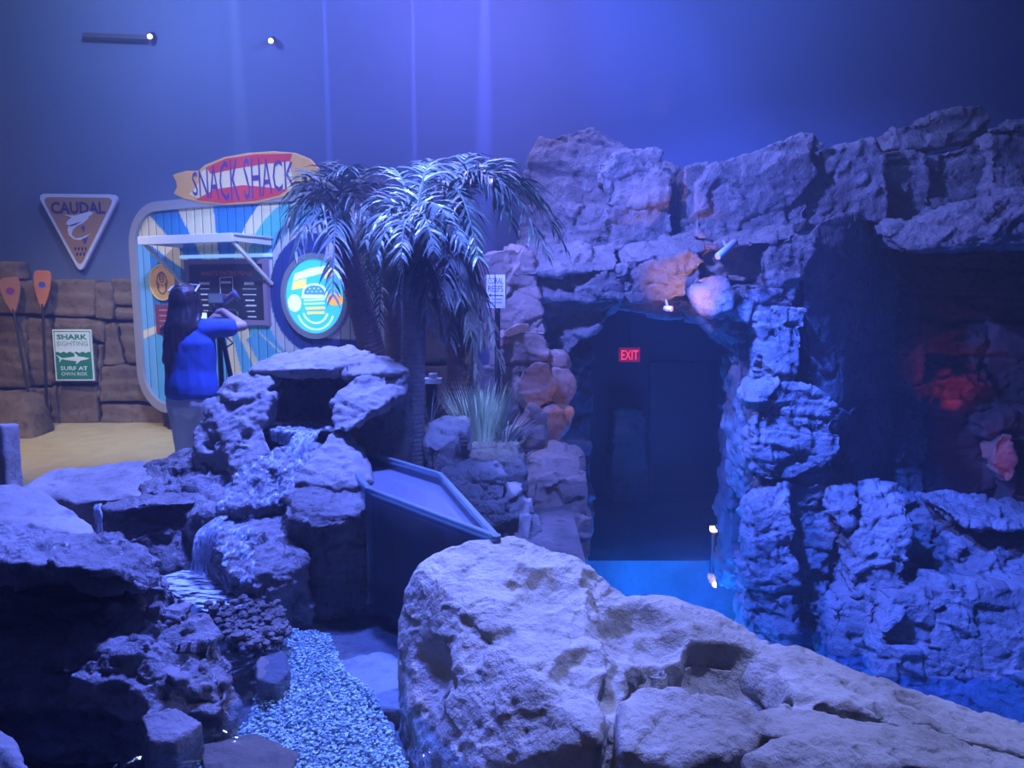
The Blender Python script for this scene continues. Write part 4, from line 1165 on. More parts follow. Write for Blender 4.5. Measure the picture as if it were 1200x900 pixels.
# exit sign, tunnel door, lamps
ex0 = P(738, 416, 11.2)
xs = empty('exit_sign', ex0 - Vector((0, 0, .12)), 'red glowing EXIT sign in the dark cave', 'sign')
XF = (Vector((0, 11.2, 0)), Vector((1, 0, 0)), Vector((0, 0, 1)), Vector((0, -1, 0)))
MB().box(ex0 + Vector((0, .03, 0)), (.31, .05, .21)).build('housing', plain('exit_housing', (.12, .01, .02), .5, emit=(.5, .01, .04), es=.35), xs)
text('EXIT', XF, ex0.x, ex0.z, .25, .14, glow('exit_red', (1, .04, .10), 1.6), xs, d=.005)
MB().bar(ex0 + Vector((0, .03, .1)), ex0 + Vector((0, .03, 2.2)), .02).build('hanger', M['black'], xs)
dr = empty('door_1', P(800, 600, 12.15)); dr['kind'] = 'structure'
a, b = P(768, 425, 12.1), P(835, 600, 12.1)
MB().box(((a.x + b.x) / 2, 12.16, (a.z + b.z) / 2), (b.x - a.x, .06, a.z - b.z)).build('door_leaf', plain('door_dark', (.015, .015, .02), .5), dr)
MB().box(((a.x) - .04, 12.14, (a.z + b.z) / 2), (.08, .1, a.z - b.z)).build('door_jamb', M['rock_cave'], dr)

lp = P(836, 620, 9.25)
pl_ = empty('pool_lamp', (lp.x, lp.y, WZ), 'small warm lamp on a post at the cave water edge', 'lamp')
MB().tube([(lp.x, lp.y, -2.0), (lp.x, lp.y, lp.z - .04)], .03, 8).build('post', M['black'], pl_)
MB().box(lp, (.075, .07, .06)).build('lamp_head', plain('lamp_warm', (1, .7, .35), .4, emit=(1.0, .62, .2), es=5), pl_)
d = bpy.data.lights.new('pool_lamp_light', 'POINT'); d.energy = 6; d.color = (1, .65, .25); d.shadow_soft_size = .03
lo = bpy.data.objects.new('pool_lamp_light', d); COL.objects.link(lo); lo.location = lp + Vector((0, -.12, .02))

def fixture(nm, a, b, r_, lab, m, lamp=None):
    """small cylindrical spotlight from a (rear) to b (lens)"""
    a, b = Vector(a), Vector(b)
    e = empty(nm, a, lab, 'spotlight')
    ax = (b - a).normalized()
    MB().tube([a, a + ax * .03, b - ax * .01, b], [r_ * .7, r_, r_, r_ * .92], 14).build('housing', m, e, smooth=True)
    MB().tube([b - ax * .004, b + ax * .002], r_ * .8, 14).build('lens', plain('lens_' + nm, (.3, .3, .3), .2, emit=lamp or (.1, .1, .1), es=.5), e)
    MB().tube([(a + b) / 2, (a + b) / 2 + Vector((0, .12, .08))], .012, 8).build('bracket', m, e)
    return e
ca, cb = P(862, 283, 7.25), P(841, 301, 7.05)
fixture('cliff_spotlight', ca, cb, .035, 'grey cylindrical spotlight clamped to the rocks above the cave arch', plain('fixture_grey', (.35, .36, .4), .5), (1, .5, .15))
spot('added_lintel_spot', P(835, 392, 6.6), P(803, 330, 7.45), 75, (1.0, .42, .12), 52, .9, .03)  # unseen orange spot added below the lintel, away from the fixture
fixture('arch_spotlight', P(778, 361, 7.45), P(788, 362, 7.4), .028, 'small spotlight under the cave arch', M['white'], (1, .5, .15))
spot('pillar_spot_beam', P(690, 470, 6.2), P(628, 462, 6.9), 3.5, (1.0, .5, .28), 100, .9, .05)
spot('cavern_red_beam', P(1132, 478, 8.45), P(1114, 446, 8.9), 7, (1.0, .06, .05), 110, 1.0, .03)
spot('cavern_red_beam', P(1160, 552, 8.0), P(1178, 534, 8.45), 3.5, (1.0, .06, .07), 120, 1.0, .03)

for i, (x, y, lab) in enumerate(((175, 43, 'small bright ceiling spotlight beside the slot at the far left'), (317, 48, 'small bright ceiling spotlight above the surfboard sign'))):
    c = P(x, y, 9.05)
    e = empty('ceiling_spotlight', c, lab, 'spotlight')
    MB().tube([c + Vector((0, .1, .05)), c + Vector((0, .02, .01))], .035, 12).build('housing', M['black'], e)
    MB().tube([c + Vector((0, .02, .01)), c + Vector((0, 0, 0))], .026, 12).build('lens', glow('lens_white', (1, .95, .85), 6), e)
a, b = P(97, 41, 9.1), P(172, 44, 9.1)  # dark bar drawn for the soffit slot
o = MB().bar(a, b, .03, .05).build('ceiling_slot', plain('slot_dark', (.06, .06, .09), .6)); props(o, 'thin dark soffit slot under the ceiling at upper left', 'tray')

# white fixture on post behind the palm trunk
c = P(506, 446, 5.6)
e = empty('white_box', (c.x, c.y, 0), 'white boxes on a dark post beside the ringed palm trunk', 'box')
MB().box(c, (.145, .1, .04)).build('tray', M['white'], e, bevel=.004)
MB().box(c + Vector((.01, 0, .04)), (.06, .08, .03)).build('lid', M['white'], e, bevel=.004)
MB().bar((c.x, c.y + .02, 0), (c.x, c.y + .02, c.z - .02), .08).build('post', M['black'], e)
# ================================================================== acrylic tank and stream
def G(px, py, z):
    d = ray(px, py)
    t = (z - CAMZ) / d.z
    return Vector((d.x * t, d.y * t, z))
RIM = 0.72
TA, TB, TC, TD = G(392, 517, RIM), G(516, 554, RIM), G(582, 627, RIM), G(432, 571, RIM)
tank = empty('acrylic_tank', (TA + TC) / 2 - Vector((0, 0, RIM)), 'clear acrylic tank with thick rim beside the stream', 'tank')
M['acrylic'] = watermat('acrylic', (0.70, 0.82, 0.95), bump=0, ior=1.49, rough=0.06, haze=0.2, haze_glare_col=(0.34, 0.36, 0.4))
M['acrylic_edge'] = watermat('acrylic_edge', (0.6, 0.78, 0.9), bump=0, ior=1.6, rough=0.08, haze=0.22, haze_glare_col=(0.5, 0.6, 0.6))
def wallp(a, b, th=0.035):
    t = (b - a).normalized()
    n = Vector((-t.y, t.x, 0))
    c = (a + b) / 2
    ax = (t, n, Vector((0, 0, 1)))
    L = (b - a).length
    MB().box(Vector((c.x, c.y, (RIM - .03) / 2 + .0)), (L, th * .5, RIM - .03), ax).build('acrylic_wall', M['acrylic'], tank)
    MB().box(Vector((c.x, c.y, RIM - .012)), (L + th * .7, th * .7, .026), ax).build('rim', M['acrylic_edge'], tank, bevel=.005)
for a, b in ((TA, TB), (TB, TC), (TC, TD), (TD, TA)):
    wallp(a, b)
for p in (TC, TD):
    MB().box(Vector((p.x, p.y, RIM / 2)), (.03, .03, RIM)).build('corner_joint', M['acrylic_edge'], tank)
mb = MB(); mb.add([Vector((p.x, p.y, .005)) for p in (TA, TB, TC, TD)], [(0, 1, 2, 3)]); mb.build('tank_floor', plain('tank_dark', (.05, .06, .09), .7), tank)
M['tank_water'] = watermat('tank_water', (0.5, 0.7, 0.95), scale=9, bump=0.12, dist=0.01, haze=0.26, haze_glare_col=(0.4, 0.45, 0.55), rough=0.15)  # pale diffuse share stands in for a bright reflection on the water
mb = MB(); mb.add([Vector((p.x, p.y, RIM - .06)) for p in (TA, TB, TC, TD)], [(0, 1, 2, 3)]); o = mb.build('tank_water', M['tank_water'])
props(o, 'still water filling the clear acrylic tank', 'water', kind='stuff')

SWZ = 0.27
sw_ = [(-2.3, 1.1), (0.05, 1.1), (TC.x - .02, TC.y), (TD.x - .02, TD.y), (-1.05, 4.0), (-2.3, 4.0)]
nx, ny = 60, 70
mb = MB(); mb.add([(x, y, SWZ) for x, y in sw_], [tuple(range(6))])
o = mb.build('stream_water', M['water_stream'])
props(o, 'clear rippled stream water running between the boulders', 'water', kind='stuff')
mb = MB(); mb.box((-1.1, 2.5, 0.04), (2.6, 3.0, 0.1)); o = mb.build('stream_bed', M['rock_dark'])
props(o, 'dark bed of the stream under the water', 'stream bed', kind='stuff')

def pebbles(name, region, n, rmin, rmax, z, mat, seed, zj=0.02, flat_=0.55):
    rng = np.random.default_rng(seed)
    poly = [G(x, y, z) for x, y in region]
    xs_, ys_ = [p.x for p in poly], [p.y for p in poly]
    def inside(x, y):
        c = False
        j = len(poly) - 1
        for i in range(len(poly)):
            if (poly[i].y > y) != (poly[j].y > y) and x < (poly[j].x - poly[i].x) * (y - poly[i].y) / (poly[j].y - poly[i].y) + poly[i].x:
                c = not c
            j = i
        return c
    ico = bmesh.new(); bmesh.ops.create_icosphere(ico, subdivisions=1, radius=1.0)
    bv = np.array([v.co[:] for v in ico.verts]); bf = np.array([[v.index for v in f.verts] for f in ico.faces]); ico.free()
    V, F = [], []
    k = 0
    while k < n:
        x, y = rng.uniform(min(xs_), max(xs_)), rng.uniform(min(ys_), max(ys_))
        if not inside(x, y):
            continue
        r_ = rng.uniform(rmin, rmax)
        a = rng.uniform(0, 6.28)
        s = np.array([r_ * rng.uniform(.7, 1.4), r_ * rng.uniform(.6, 1.0), r_ * flat_])
        q = bv * (1 + rng.uniform(-.18, .18, (len(bv), 1))) * s
        q = np.stack([q[:, 0] * math.cos(a) - q[:, 1] * math.sin(a), q[:, 0] * math.sin(a) + q[:, 1] * math.cos(a), q[:, 2]], 1) + np.array([x, y, z + rng.uniform(-.5, 1) * zj])
        V.append(q); F.append(bf + k * len(bv)); k += 1
    V, F = np.concatenate(V), np.concatenate(F)
    return mk(name, V, F.tolist(), mat)
def stonemix(name, c1, c2, c3):
    m, n, l, b = _new(name)
    t = n.new('ShaderNodeTexCoord'); v = n.new('ShaderNodeTexVoronoi'); v.inputs['Scale'].default_value = 90
    l.new(t.outputs['Object'], v.inputs['Vector'])
    r = n.new('ShaderNodeValToRGB'); e = r.color_ramp.elements
    e[0].color, e[1].color = (*c1, 1), (*c3, 1)
    e.new(.5).color = (*c2, 1)
    s = n.new('ShaderNodeSeparateColor'); l.new(v.outputs['Color'], s.inputs['Color']); l.new(s.outputs[0], r.inputs['Fac'])
    l.new(r.outputs['Color'], b.inputs['Base Color']); b.inputs['Roughness'].default_value = .7
    return m
o = pebbles('gravel', [(335, 738), (385, 745), (405, 790), (440, 815), (480, 905), (480, 960), (200, 960), (240, 880), (290, 850), (305, 800)], 9500, .0035, .0085, .17, stonemix('gravel_mix', (.12, .16, .16), (.45, .55, .5), (.75, .82, .75)), 5)
props(o, 'pale gravel on the bed of the stream', 'gravel', kind='stuff')
mb = MB(); mb.add([G(x, y, .155) for x, y in [(335, 738), (385, 745), (405, 790), (440, 815), (480, 905), (480, 1000), (180, 1000), (240, 880), (290, 850), (305, 800)]], [tuple(range(10))]); o = mb.build('gravel_bed', plain('gravel_sand', (.35, .42, .38), .9, var=.4, scale=60)); props(o, 'grey sand between the stream gravel', 'gravel', kind='stuff')
o = pebbles('rubble', [(245, 716), (285, 706), (330, 716), (340, 745), (310, 765), (270, 755)], 420, .012, .026, .26, M['rock_dark'], 6, .035, .8)
props(o, 'dark knobbly rubble heaped in the stream shallows', 'rubble', kind='stuff')
o = rock('drowned_slab', [H([(388, 748, 2.95), (448, 735, 2.98), (468, 742, 2.9), (470, 800, 2.5), (430, 800, 2.5)], zb=0.05)], .012, M['rock'], smooth=3, fb=(.01, .15), seed=191)
o.location.z -= .10
props(o, 'flat stone slab under water beside the front boulder', 'rock')
o = rock('drowned_stone', [H([(430, 805, 2.45), (462, 815, 2.4), (470, 860, 2.2), (445, 850, 2.25)], zb=0.05)], .01, M['rock'], smooth=4, fb=(.01, .1), seed=192)
o.location.z -= .09
props(o, 'rounded stone under water below the flat slab', 'rock')
o = rock('shallow_stone', [H([(300, 770, 2.65), (335, 760, 2.75), (342, 785, 2.6), (325, 800, 2.5), (300, 795, 2.5)], zb=0.1)], .01, M['rock_dark'], smooth=4, fb=(.01, .1), seed=193)
props(o, 'dark wet stone breaking the water below the rubble', 'rock')

def foam(name, thr=0.5, sc=(30, 30, 5), col=(.75, .85, 1.0), soft=.12, rough=.25):
    m = bpy.data.materials.new(name); m.use_nodes = True
    n, l = m.node_tree.nodes, m.node_tree.links
    b = n['Principled BSDF']; b.inputs['Base Color'].default_value = (*col, 1); b.inputs['Roughness'].default_value = rough
    t = n.new('ShaderNodeTexCoord'); mp = n.new('ShaderNodeMapping'); mp.inputs['Scale'].default_value = sc
    x = n.new('ShaderNodeTexNoise'); x.inputs['Scale'].default_value = 1.0; x.inputs['Detail'].default_value = 5; x.inputs['Roughness'].default_value = .65
    l.new(t.outputs['Object'], mp.inputs['Vector']); l.new(mp.outputs[0], x.inputs['Vector'])
    mr = n.new('ShaderNodeMapRange'); mr.inputs['From Min'].default_value = thr - soft; mr.inputs['From Max'].default_value = thr + soft
    l.new(x.outputs['Fac'], mr.inputs['Value'])
    l.new(mr.outputs[0], b.inputs['Alpha'])
    bp = n.new('ShaderNodeBump'); bp.inputs['Strength'].default_value = .8; bp.inputs['Distance'].default_value = .02
    l.new(x.outputs['Fac'], bp.inputs['Height']); l.new(bp.outputs[0], b.inputs['Normal'])
    return m
M['fall'] = foam('falling_water', .50, (55, 55, 5), col=(.6, .7, .85))
M['froth'] = foam('froth', .48, (10, 34, 20), col=(.6, .7, .85), soft=.06)
M['film'] = foam('water_film', .56, (40, 16, 30), col=(.5, .6, .75), soft=.10, rough=.12)

def fall(name, top, bot, mat, lab, bulge=.04, nx=14, ny=14):
    """a curved sheet of water from a lip (list of points) to where it lands"""
    V = []
    for j in range(ny + 1):
        t = j / ny
        for i in range(nx + 1):
            u = i / nx * (len(top) - 1); k = min(int(u), len(top) - 2); f = u - k
            a = top[k].lerp(top[k + 1], f); b = bot[k].lerp(bot[k + 1], f)
            p = Vector((a.x + (b.x - a.x) * t, a.y + (b.y - a.y) * math.sqrt(t), a.z + (b.z - a.z) * t ** 1.6))
            p.y -= .012 * math.sin(i * 1.9 + j * .3) * math.sin(math.pi * min(1, t * 1.4 + .1))
            V.append(p)
    F = [(j * (nx + 1) + i, j * (nx + 1) + i + 1, (j + 1) * (nx + 1) + i + 1, (j + 1) * (nx + 1) + i) for j in range(ny) for i in range(nx)]
    o = mk(name, V, F, mat, smooth=True)
    m = o.modifiers.new('s', 'SOLIDIFY'); m.thickness = .006
    props(o, lab, 'waterfall', kind='stuff')
    return o
fall('water_fall', [P(238, 618, 3.55), P(256, 606, 3.5), P(268, 606, 3.48)], [P(224, 672, 3.36), P(236, 674, 3.34), P(243, 672, 3.34)], M['fall'], 'curved fall of water beside the midstream boulder')
fall('water_fall', [P(112, 592, 3.5), P(120, 591, 3.5)], [P(114, 628, 3.46), P(121, 627, 3.46)], M['fall'], 'thin fall of water at the left of the dark shelf')
fall('water_fall', [P(314, 503, 4.08), P(336, 505, 4.06), P(352, 506, 4.05)], [P(318, 516, 4.06), P(336, 522, 4.04), P(350, 526, 4.03)], M['fall'], 'dripping water under the lip of the waterfall recess at left')
fall('water_fall', [P(352, 505, 4.06), P(366, 505, 4.06), P(378, 504, 4.08)], [P(326, 550, 3.86), P(346, 554, 3.84), P(366, 530, 3.95)], M['fall'], 'broken fall of water spilling from the waterfall recess')
def film(src, keep, mat, name, lab, off=.006):
    me = src.data
    co, no = get_co(me), get_no(me)
    w = np.array(src.location)
    p = src.parent
    while p is not None:
        w = w + np.array(p.location); p = p.parent
    W = co + w
    f_ = Vector((0, math.cos(PITCH), -math.sin(PITCH)))
    dep = W[:, 1] * math.cos(PITCH) - (W[:, 2] - CAMZ) * math.sin(PITCH)
    px = 600 + FPX * W[:, 0] / dep
    py = 450 - FPX * (W[:, 1] * math.sin(PITCH) + (W[:, 2] - CAMZ) * math.cos(PITCH)) / dep
    ok = keep(px, py, no, W)
    idx = np.cumsum(ok) - 1
    fc = np.empty(len(me.loops), dtype=np.int32); me.loops.foreach_get('vertex_index', fc)
    fc = fc.reshape(-1, 4) if len(fc) == 4 * len(me.polygons) else None
    fk = fc[ok[fc].all(1)]
    o = mk(name, (W + no * off)[ok], idx[fk].tolist(), mat, smooth=True)
    return props(o, lab, 'water', kind='stuff')
obs = {o_.name: o_ for o_ in COL.objects}
film(obs['cascade_bed'], lambda x, y, n, W: (n[:, 2] > .25) & (n[:, 1] < .5), M['film'], 'cascade_water', 'broken white water streaming down the cascade bed')
film(obs['cascade_boulder'], lambda x, y, n, W: (n[:, 2] > .3) & (x < 300), M['film'], 'boulder_water', 'thin water film sliding over the midstream boulder')
# froth where the falls land; its pale colour also paints reflected lights
V = [G(x, y, SWZ + .008) for x, y in [(188, 676), (215, 668), (248, 672), (270, 690), (291, 712), (265, 718), (240, 716), (215, 704), (195, 690)]]
mb = MB(); mb.add(V, [tuple(range(len(V)))]); o = mb.build('froth', M['froth']); props(o, 'pale froth with painted light glints on the pool below the curved fall', 'foam', kind='stuff')
# ================================================================== palms and grass
def leafmat(name, c1, c2, rough=.4):
    m, n, l, b = _new(name)
    t = n.new('ShaderNodeTexCoord'); x = n.new('ShaderNodeTexNoise'); x.inputs['Scale'].default_value = 26
    l.new(t.outputs['Object'], x.inputs['Vector'])
    r = n.new('ShaderNodeMix'); r.data_type = 'RGBA'
    r.inputs['A'].default_value = (*c1, 1); r.inputs['B'].default_value = (*c2, 1)
    l.new(x.outputs['Fac'], r.inputs['Factor']); l.new(r.outputs['Result'], b.inputs['Base Color'])
    b.inputs['Roughness'].default_value = rough
    return m
M['leaf'] = leafmat('palm_leaf', (.05, .10, .07), (.28, .36, .29))
M['leaf_shaded'] = leafmat('palm_leaf_shaded', (.03, .07, .04), (.15, .22, .15))  # darker leaf copy, shade put into the colour of the rear palms
M['leaf_dark'] = leafmat('palm_leaf_dry', (.05, .06, .06), (.12, .13, .12), .6)
M['trunk_grey'] = rockmat('trunk_grey', (.16, .14, .13), (.26, .23, .21), (.10, .09, .08), bump=.5, scale=2)
M['trunk_brown'] = rockmat('trunk_brown', (.16, .09, .07), (.22, .13, .10), (.10, .06, .05), bump=.5, scale=2)

def frond(parent, a, tip, rise, seed, n=30, ll=.30, wl=.017, mat=None, droop=.5, name='frond'):
    """feather leaf: arching midrib with two rows of narrow leaflets"""
    rng = random.Random(seed)
    a, tip = Vector(a), Vector(tip)
    mid = (a + tip) / 2 + Vector((0, 0, rise))
    mid = a.lerp(mid, .95)
    pt = lambda t: a * (1 - t) ** 2 + mid * 2 * t * (1 - t) + tip * t * t
    L = (tip - a).length
    V, F = [], []
    def tri_tube(t0, t1, r0, r1):
        pass
    ns = 12
    prev = None
    for i in range(ns + 1):
        t = i / ns
        p = pt(t)
        tg = (pt(min(1, t + .02)) - pt(max(0, t - .02))).normalized()
        sd = tg.cross(Vector((0, 0, 1)))
        if sd.length < .05: sd = Vector((1, 0, 0))
        sd.normalize(); up = sd.cross(tg)
        r_ = .012 * (1 - .85 * t) + .002
        b = len(V)
        V += [p + sd * r_, p + up * r_, p - sd * r_, p - up * r_]
        if i:
            for q in range(4):
                F.append((b - 4 + q, b - 4 + (q + 1) % 4, b + (q + 1) % 4, b + q))
    for i in range(n):
        t = .10 + .90 * (i / (n - 1))
        p = pt(t)
        tg = (pt(min(1, t + .02)) - pt(max(0, t - .02))).normalized()
        sd = tg.cross(Vector((0, 0, 1)))
        if sd.length < .05: sd = Vector((1, 0, 0))
        sd.normalize(); up = sd.cross(tg).normalized()
        ln0 = ll * (.35 + .65 * math.sin(math.pi * min(1, .15 + t * .8)) ** .8) * (1 - .35 * t)
        for s_ in (-1, 1):
            if rng.random() < .12:
                continue
            ln = ln0 * rng.uniform(.65, 1.2)
            d0 = (tg * (.55 + .35 * t + rng.uniform(-.2, .3)) + sd * s_ * .8 + up * rng.uniform(-.3, .5)).normalized()
            w0 = wl * rng.uniform(.8, 1.15)
            wd = d0.cross(up).normalized()
            wd = (wd + up * rng.uniform(-.9, .9)).normalized()
            pos, dr = p.copy(), d0.copy()
            b = len(V)
            segs = 4
            prof = (.55, 1.0, .85, .5, .04)
            for j in range(segs + 1):
                V += [pos - wd * w0 * .5 * prof[j], pos + wd * w0 * .5 * prof[j]]
                dr = (dr + Vector((0, 0, -1)) * droop * (.25 + .2 * j) * rng.uniform(.7, 1.3)).normalized()
                pos = pos + dr * (ln / segs)
            for j in range(segs):
                F.append((b + 2 * j, b + 2 * j + 1, b + 2 * j + 3, b + 2 * j + 2))
    return mk(name, V, F, mat or M['leaf'], parent, smooth=False)

def trunk(parent, path, rad, mat, ring=.035, amp=.06, n=14, name='trunk'):
    pts, rr = [], []
    for i in range(len(path) - 1):
        a, b = Vector(path[i]), Vector(path[i + 1])
        m = max(2, int((b - a).length / (ring / 3)))
        for j in range(m):
            t = j / m
            pts.append(a.lerp(b, t))
            k = (len(pts) % 3)
            rr.append((rad[i] + (rad[i + 1] - rad[i]) * t) * (1 + amp * (k == 0)))
    return MB().tube(pts, rr, n).build(name, mat, parent, smooth=True)

def palm(lab, path, rad, tmat, crown, tips, fmat, ring=.035, n=30, ll=.30, wl=.017, dry=(), seed=0):
    e = empty('palm_tree', (path[0][0], path[0][1], 0), lab, 'palm tree', 'artificial palms between kiosk and cave')
    trunk(e, path, rad, tmat, ring)
    c = Vector(crown)
    for i, (x, y, Y, rs_) in enumerate(tips):
        frond(e, c + Vector((random.uniform(-.04, .04), random.uniform(-.04, .04), random.uniform(-.03, .05))), P(x, y, Y), rs_, seed * 100 + i, n, ll, wl, fmat)
    for i, (x, y, Y, rs_) in enumerate(dry):
        frond(e, c + Vector((random.uniform(-.05, .05), random.uniform(-.05, .05), -.08)), P(x, y, Y), rs_, seed * 100 + 50 + i, n, ll, wl, M['leaf_dark'], droop=.9, name='dry_frond')
    # leaf bases around the crown
    for i in range(7):
        a = i * .9
        MB().tube([c + Vector((.05 * math.cos(a), .05 * math.sin(a), -.22)), c + Vector((.09 * math.cos(a), .09 * math.sin(a), -.08)), c + Vector((.05 * math.cos(a), .05 * math.sin(a), .06))], [.015, .022, .008], 6).build('leaf_base', tmat, e)
    return e
def down(px, py, Y):
    p = P(px, py, Y); return (p.x, p.y, 0.0)
palm('front palm with grey ringed trunk and drooping lit fronds',
     [down(482, 560, 4.85), P(482, 500, 4.85), P(484, 420, 4.85), P(487, 275, 4.85)], [.095, .085, .078, .07], M['trunk_grey'], P(488, 262, 4.85),
     [(430, 280, 4.6, .26), (442, 298, 4.4, .28), (470, 300, 4.2, .26), (508, 292, 4.2, .28), (540, 284, 4.4, .26), (462, 198, 5.3, .12), (505, 188, 5.4, .15), (434, 240, 5.0, .2), (524, 252, 4.4, .2)],
     M['leaf'], ring=.03, ll=.28, wl=.016, dry=[(520, 400, 4.8, .1), (505, 380, 4.7, .1), (462, 360, 4.8, .12)], seed=1)
palm('left palm with leaning brown trunk in front of the round sign',
     [down(446, 470, 6.1), P(437, 415, 6.1), P(415, 330, 6.05), P(397, 262, 6.0)], [.115, .105, .095, .085], M['trunk_brown'], P(397, 248, 6.0),
     [(326, 280, 5.7, .38), (338, 258, 5.9, .36), (345, 300, 5.5, .42), (336, 232, 5.8, .36), (390, 345, 5.35, .45), (436, 262, 5.7, .3), (468, 224, 6.0, .22), (392, 190, 6.5, .12), (355, 206, 6.3, .2), (438, 196, 6.4, .15), (408, 196, 5.6, .25)],
     M['leaf'], ll=.36, wl=.020, seed=2)
palm('right palm with big arching fronds toward the cave',
     [down(540, 520, 5.5), P(540, 450, 5.5), P(536, 330, 5.5), P(530, 245, 5.5)], [.11, .10, .09, .08], M['trunk_brown'], P(530, 235, 5.45),
     [(664, 292, 5.3, .62), (655, 262, 5.6, .55), (642, 300, 5.0, .62), (628, 236, 5.9, .4), (560, 300, 4.9, .45), (600, 190, 6.2, .2), (555, 180, 6.2, .15), (505, 196, 6.1, .15), (480, 250, 5.2, .3), (600, 262, 5.1, .5)],
     M['leaf_shaded'], n=36, ll=.38, wl=.018, dry=[(588, 438, 5.3, .35), (566, 410, 5.3, .3), (552, 395, 5.1, .25), (528, 400, 5.2, .2), (540, 350, 5.0, .25), (560, 440, 5.3, .25), (520, 350, 4.95, .2)], seed=3)
palm('rear palm with thin dark trunk behind the ringed one',
     [down(463, 440, 6.9), P(463, 415, 6.9), P(458, 330, 6.9), P(452, 262, 6.9)], [.085, .08, .075, .07], M['trunk_brown'], P(452, 256, 6.9),
     [(424, 330, 6.5, .4), (430, 358, 6.4, .4), (444, 376, 6.35, .4), (468, 350, 6.4, .4), (420, 300, 6.7, .4), (480, 300, 6.7, .4)],
     M['leaf_shaded'], ll=.36, wl=.020, seed=4)

def grass(name, base, h, r_, n, mat, lab, seed, spread=.5):
    rng = random.Random(seed)
    V, F = [], []
    for i in range(n):
        a = rng.uniform(0, 6.28); rr = r_ * math.sqrt(rng.random())
        p = Vector(base) + Vector((rr * math.cos(a), rr * math.sin(a) * .6, 0))
        d = Vector((math.cos(a) * spread * rr / r_ + rng.uniform(-.12, .12), math.sin(a) * spread * rr / r_ * .6, 1)).normalized()
        ln = h * rng.uniform(.55, 1.0); w = .0045
        wd = Vector((math.cos(a + 1.3), math.sin(a + 1.3), 0))
        b = len(V)
        for j in range(5):
            ww = w * (1, 1, .9, .6, .1)[j]
            V += [p - wd * ww, p + wd * ww]
            d = (d + Vector((math.cos(a) * .07 * spread * 2, math.sin(a) * .05, -.03 * j * spread))).normalized()
            p = p + d * (ln / 4)
        for j in range(4):
            F.append((b + 2 * j, b + 2 * j + 1, b + 2 * j + 3, b + 2 * j + 2))
    o = mk(name, V, F, mat)
    return props(o, lab, 'grass')
gb = P(563, 520, 5.35)
grass('grass_tuft', gb, .50, .13, 420, leafmat('grass_green', (.25, .38, .25), (.55, .66, .48), .5), 'tall pale green ornamental grass tuft on the planter ledge', 5, .35)
gb = P(592, 516, 5.4)
grass('dry_grass_tuft', gb, .24, .10, 160, leafmat('grass_dry', (.30, .30, .28), (.5, .5, .46), .6), 'low dry grass spilling right of the tall tuft', 6, 1.1)
gb = P(504, 500, 5.25)
grass('small_grass_tuft', gb, .32, .05, 26, M['leaf_dark'], 'sparse dark grass beside the ringed palm trunk', 7, 1.0)
# ================================================================== the woman filming
def ball(c, r_, n=10, sc=(1, 1, 1)):
    out = []
    for i in range(1, n):
        th = math.pi * i / n
        for j in range(2 * n):
            ph = math.pi * j / n
            out.append(Vector(c) + Vector((r_ * sc[0] * math.sin(th) * math.cos(ph), r_ * sc[1] * math.sin(th) * math.sin(ph), r_ * sc[2] * math.cos(th))))
    out += [Vector(c) + Vector((0, 0, r_ * sc[2])), Vector(c) - Vector((0, 0, r_ * sc[2]))]
    return out
def cap(a, ra, b, rb, sa=(1, 1, 1), sb=(1, 1, 1)):
    return ball(a, ra, 7, sa) + ball(b, rb, 7, sb)
def flesh(name, hulls, vox, mat, parent, smooth=6, wrinkle=0, seed=0):
    me = remesh(hulls, vox)
    co = lap(me, get_co(me), smooth)
    set_co(me, co)
    if wrinkle:
        co = co + get_no(me) * (wrinkle * fbm(co * np.array([14, 14, 7]), 3, seed))[:, None]
        set_co(me, co)
    me.polygons.foreach_set('use_smooth', [True] * len(me.polygons))
    me.materials.append(mat)
    me.name = name
    return link(name, me, parent)

PY = 5.3
pc = P(222, 400, PY)
PX0 = pc.x
W_ = lambda x, y, z: Vector((PX0 + x, PY + y, z))
woman = empty('person', (PX0, PY, 0), 'person in blue T-shirt and grey jeans filming the kiosk, back turned', 'person')
skin = plain('skin', (.55, .36, .28), .5)
shirt = plain('shirt_blue', (.03, .085, .36), .8, var=.12)
jeans = plain('jeans_grey', (.50, .51, .55), .85, var=.1, scale=30)
hairm = plain('hair_dark', (.035, .022, .018), .45, var=.3, scale=40)
# joints (she faces away, +Y)
hip, chest, neck, head = W_(0, 0, .92), W_(0, .0, 1.22), W_(-.015, 0, 1.40), W_(-.02, .025, 1.525)
shR, elR, haR = W_(.155, .0, 1.345), P(284, 382, PY + .10), P(262, 365, PY + .27)
shL, elL, haL = W_(-.165, .02, 1.335), W_(-.16, .20, 1.14), P(250, 372, PY + .26)
kR, aR, kL, aL = W_(.085, .03, .49), W_(.10, -.02, .08), W_(-.09, .05, .49), W_(-.10, .02, .08)
body = [cap(hip, .115, chest, .11, (1.1, .72, 1), (1.15, .72, 1)), cap(chest, .11, neck, .05, (1.15, .75, 1)), cap(neck, .052, head - Vector((0, 0, .03)), .05),
        ball(head, .105, 10, (.80, .95, 1.12)), cap(head + Vector((0, .045, -.05)), .05, head + Vector((0, .06, -.085)), .03),
        cap(head + Vector((0, .095, .0)), .012, head + Vector((0, .112, -.025)), .013),
        cap(shL + Vector((.05, 0, 0)), .055, shL, .05), cap(shR - Vector((.05, 0, 0)), .055, shR, .05),
        cap(shR, .048, elR, .038), cap(elR, .038, haR, .025), cap(shL, .048, elL, .038), cap(elL, .038, haL, .025),
        cap(hip + Vector((.07, 0, -.04)), .10, kR, .06), cap(kR, .058, aR, .035), cap(hip + Vector((-.07, 0, -.04)), .10, kL, .06), cap(kL, .058, aL, .035)]
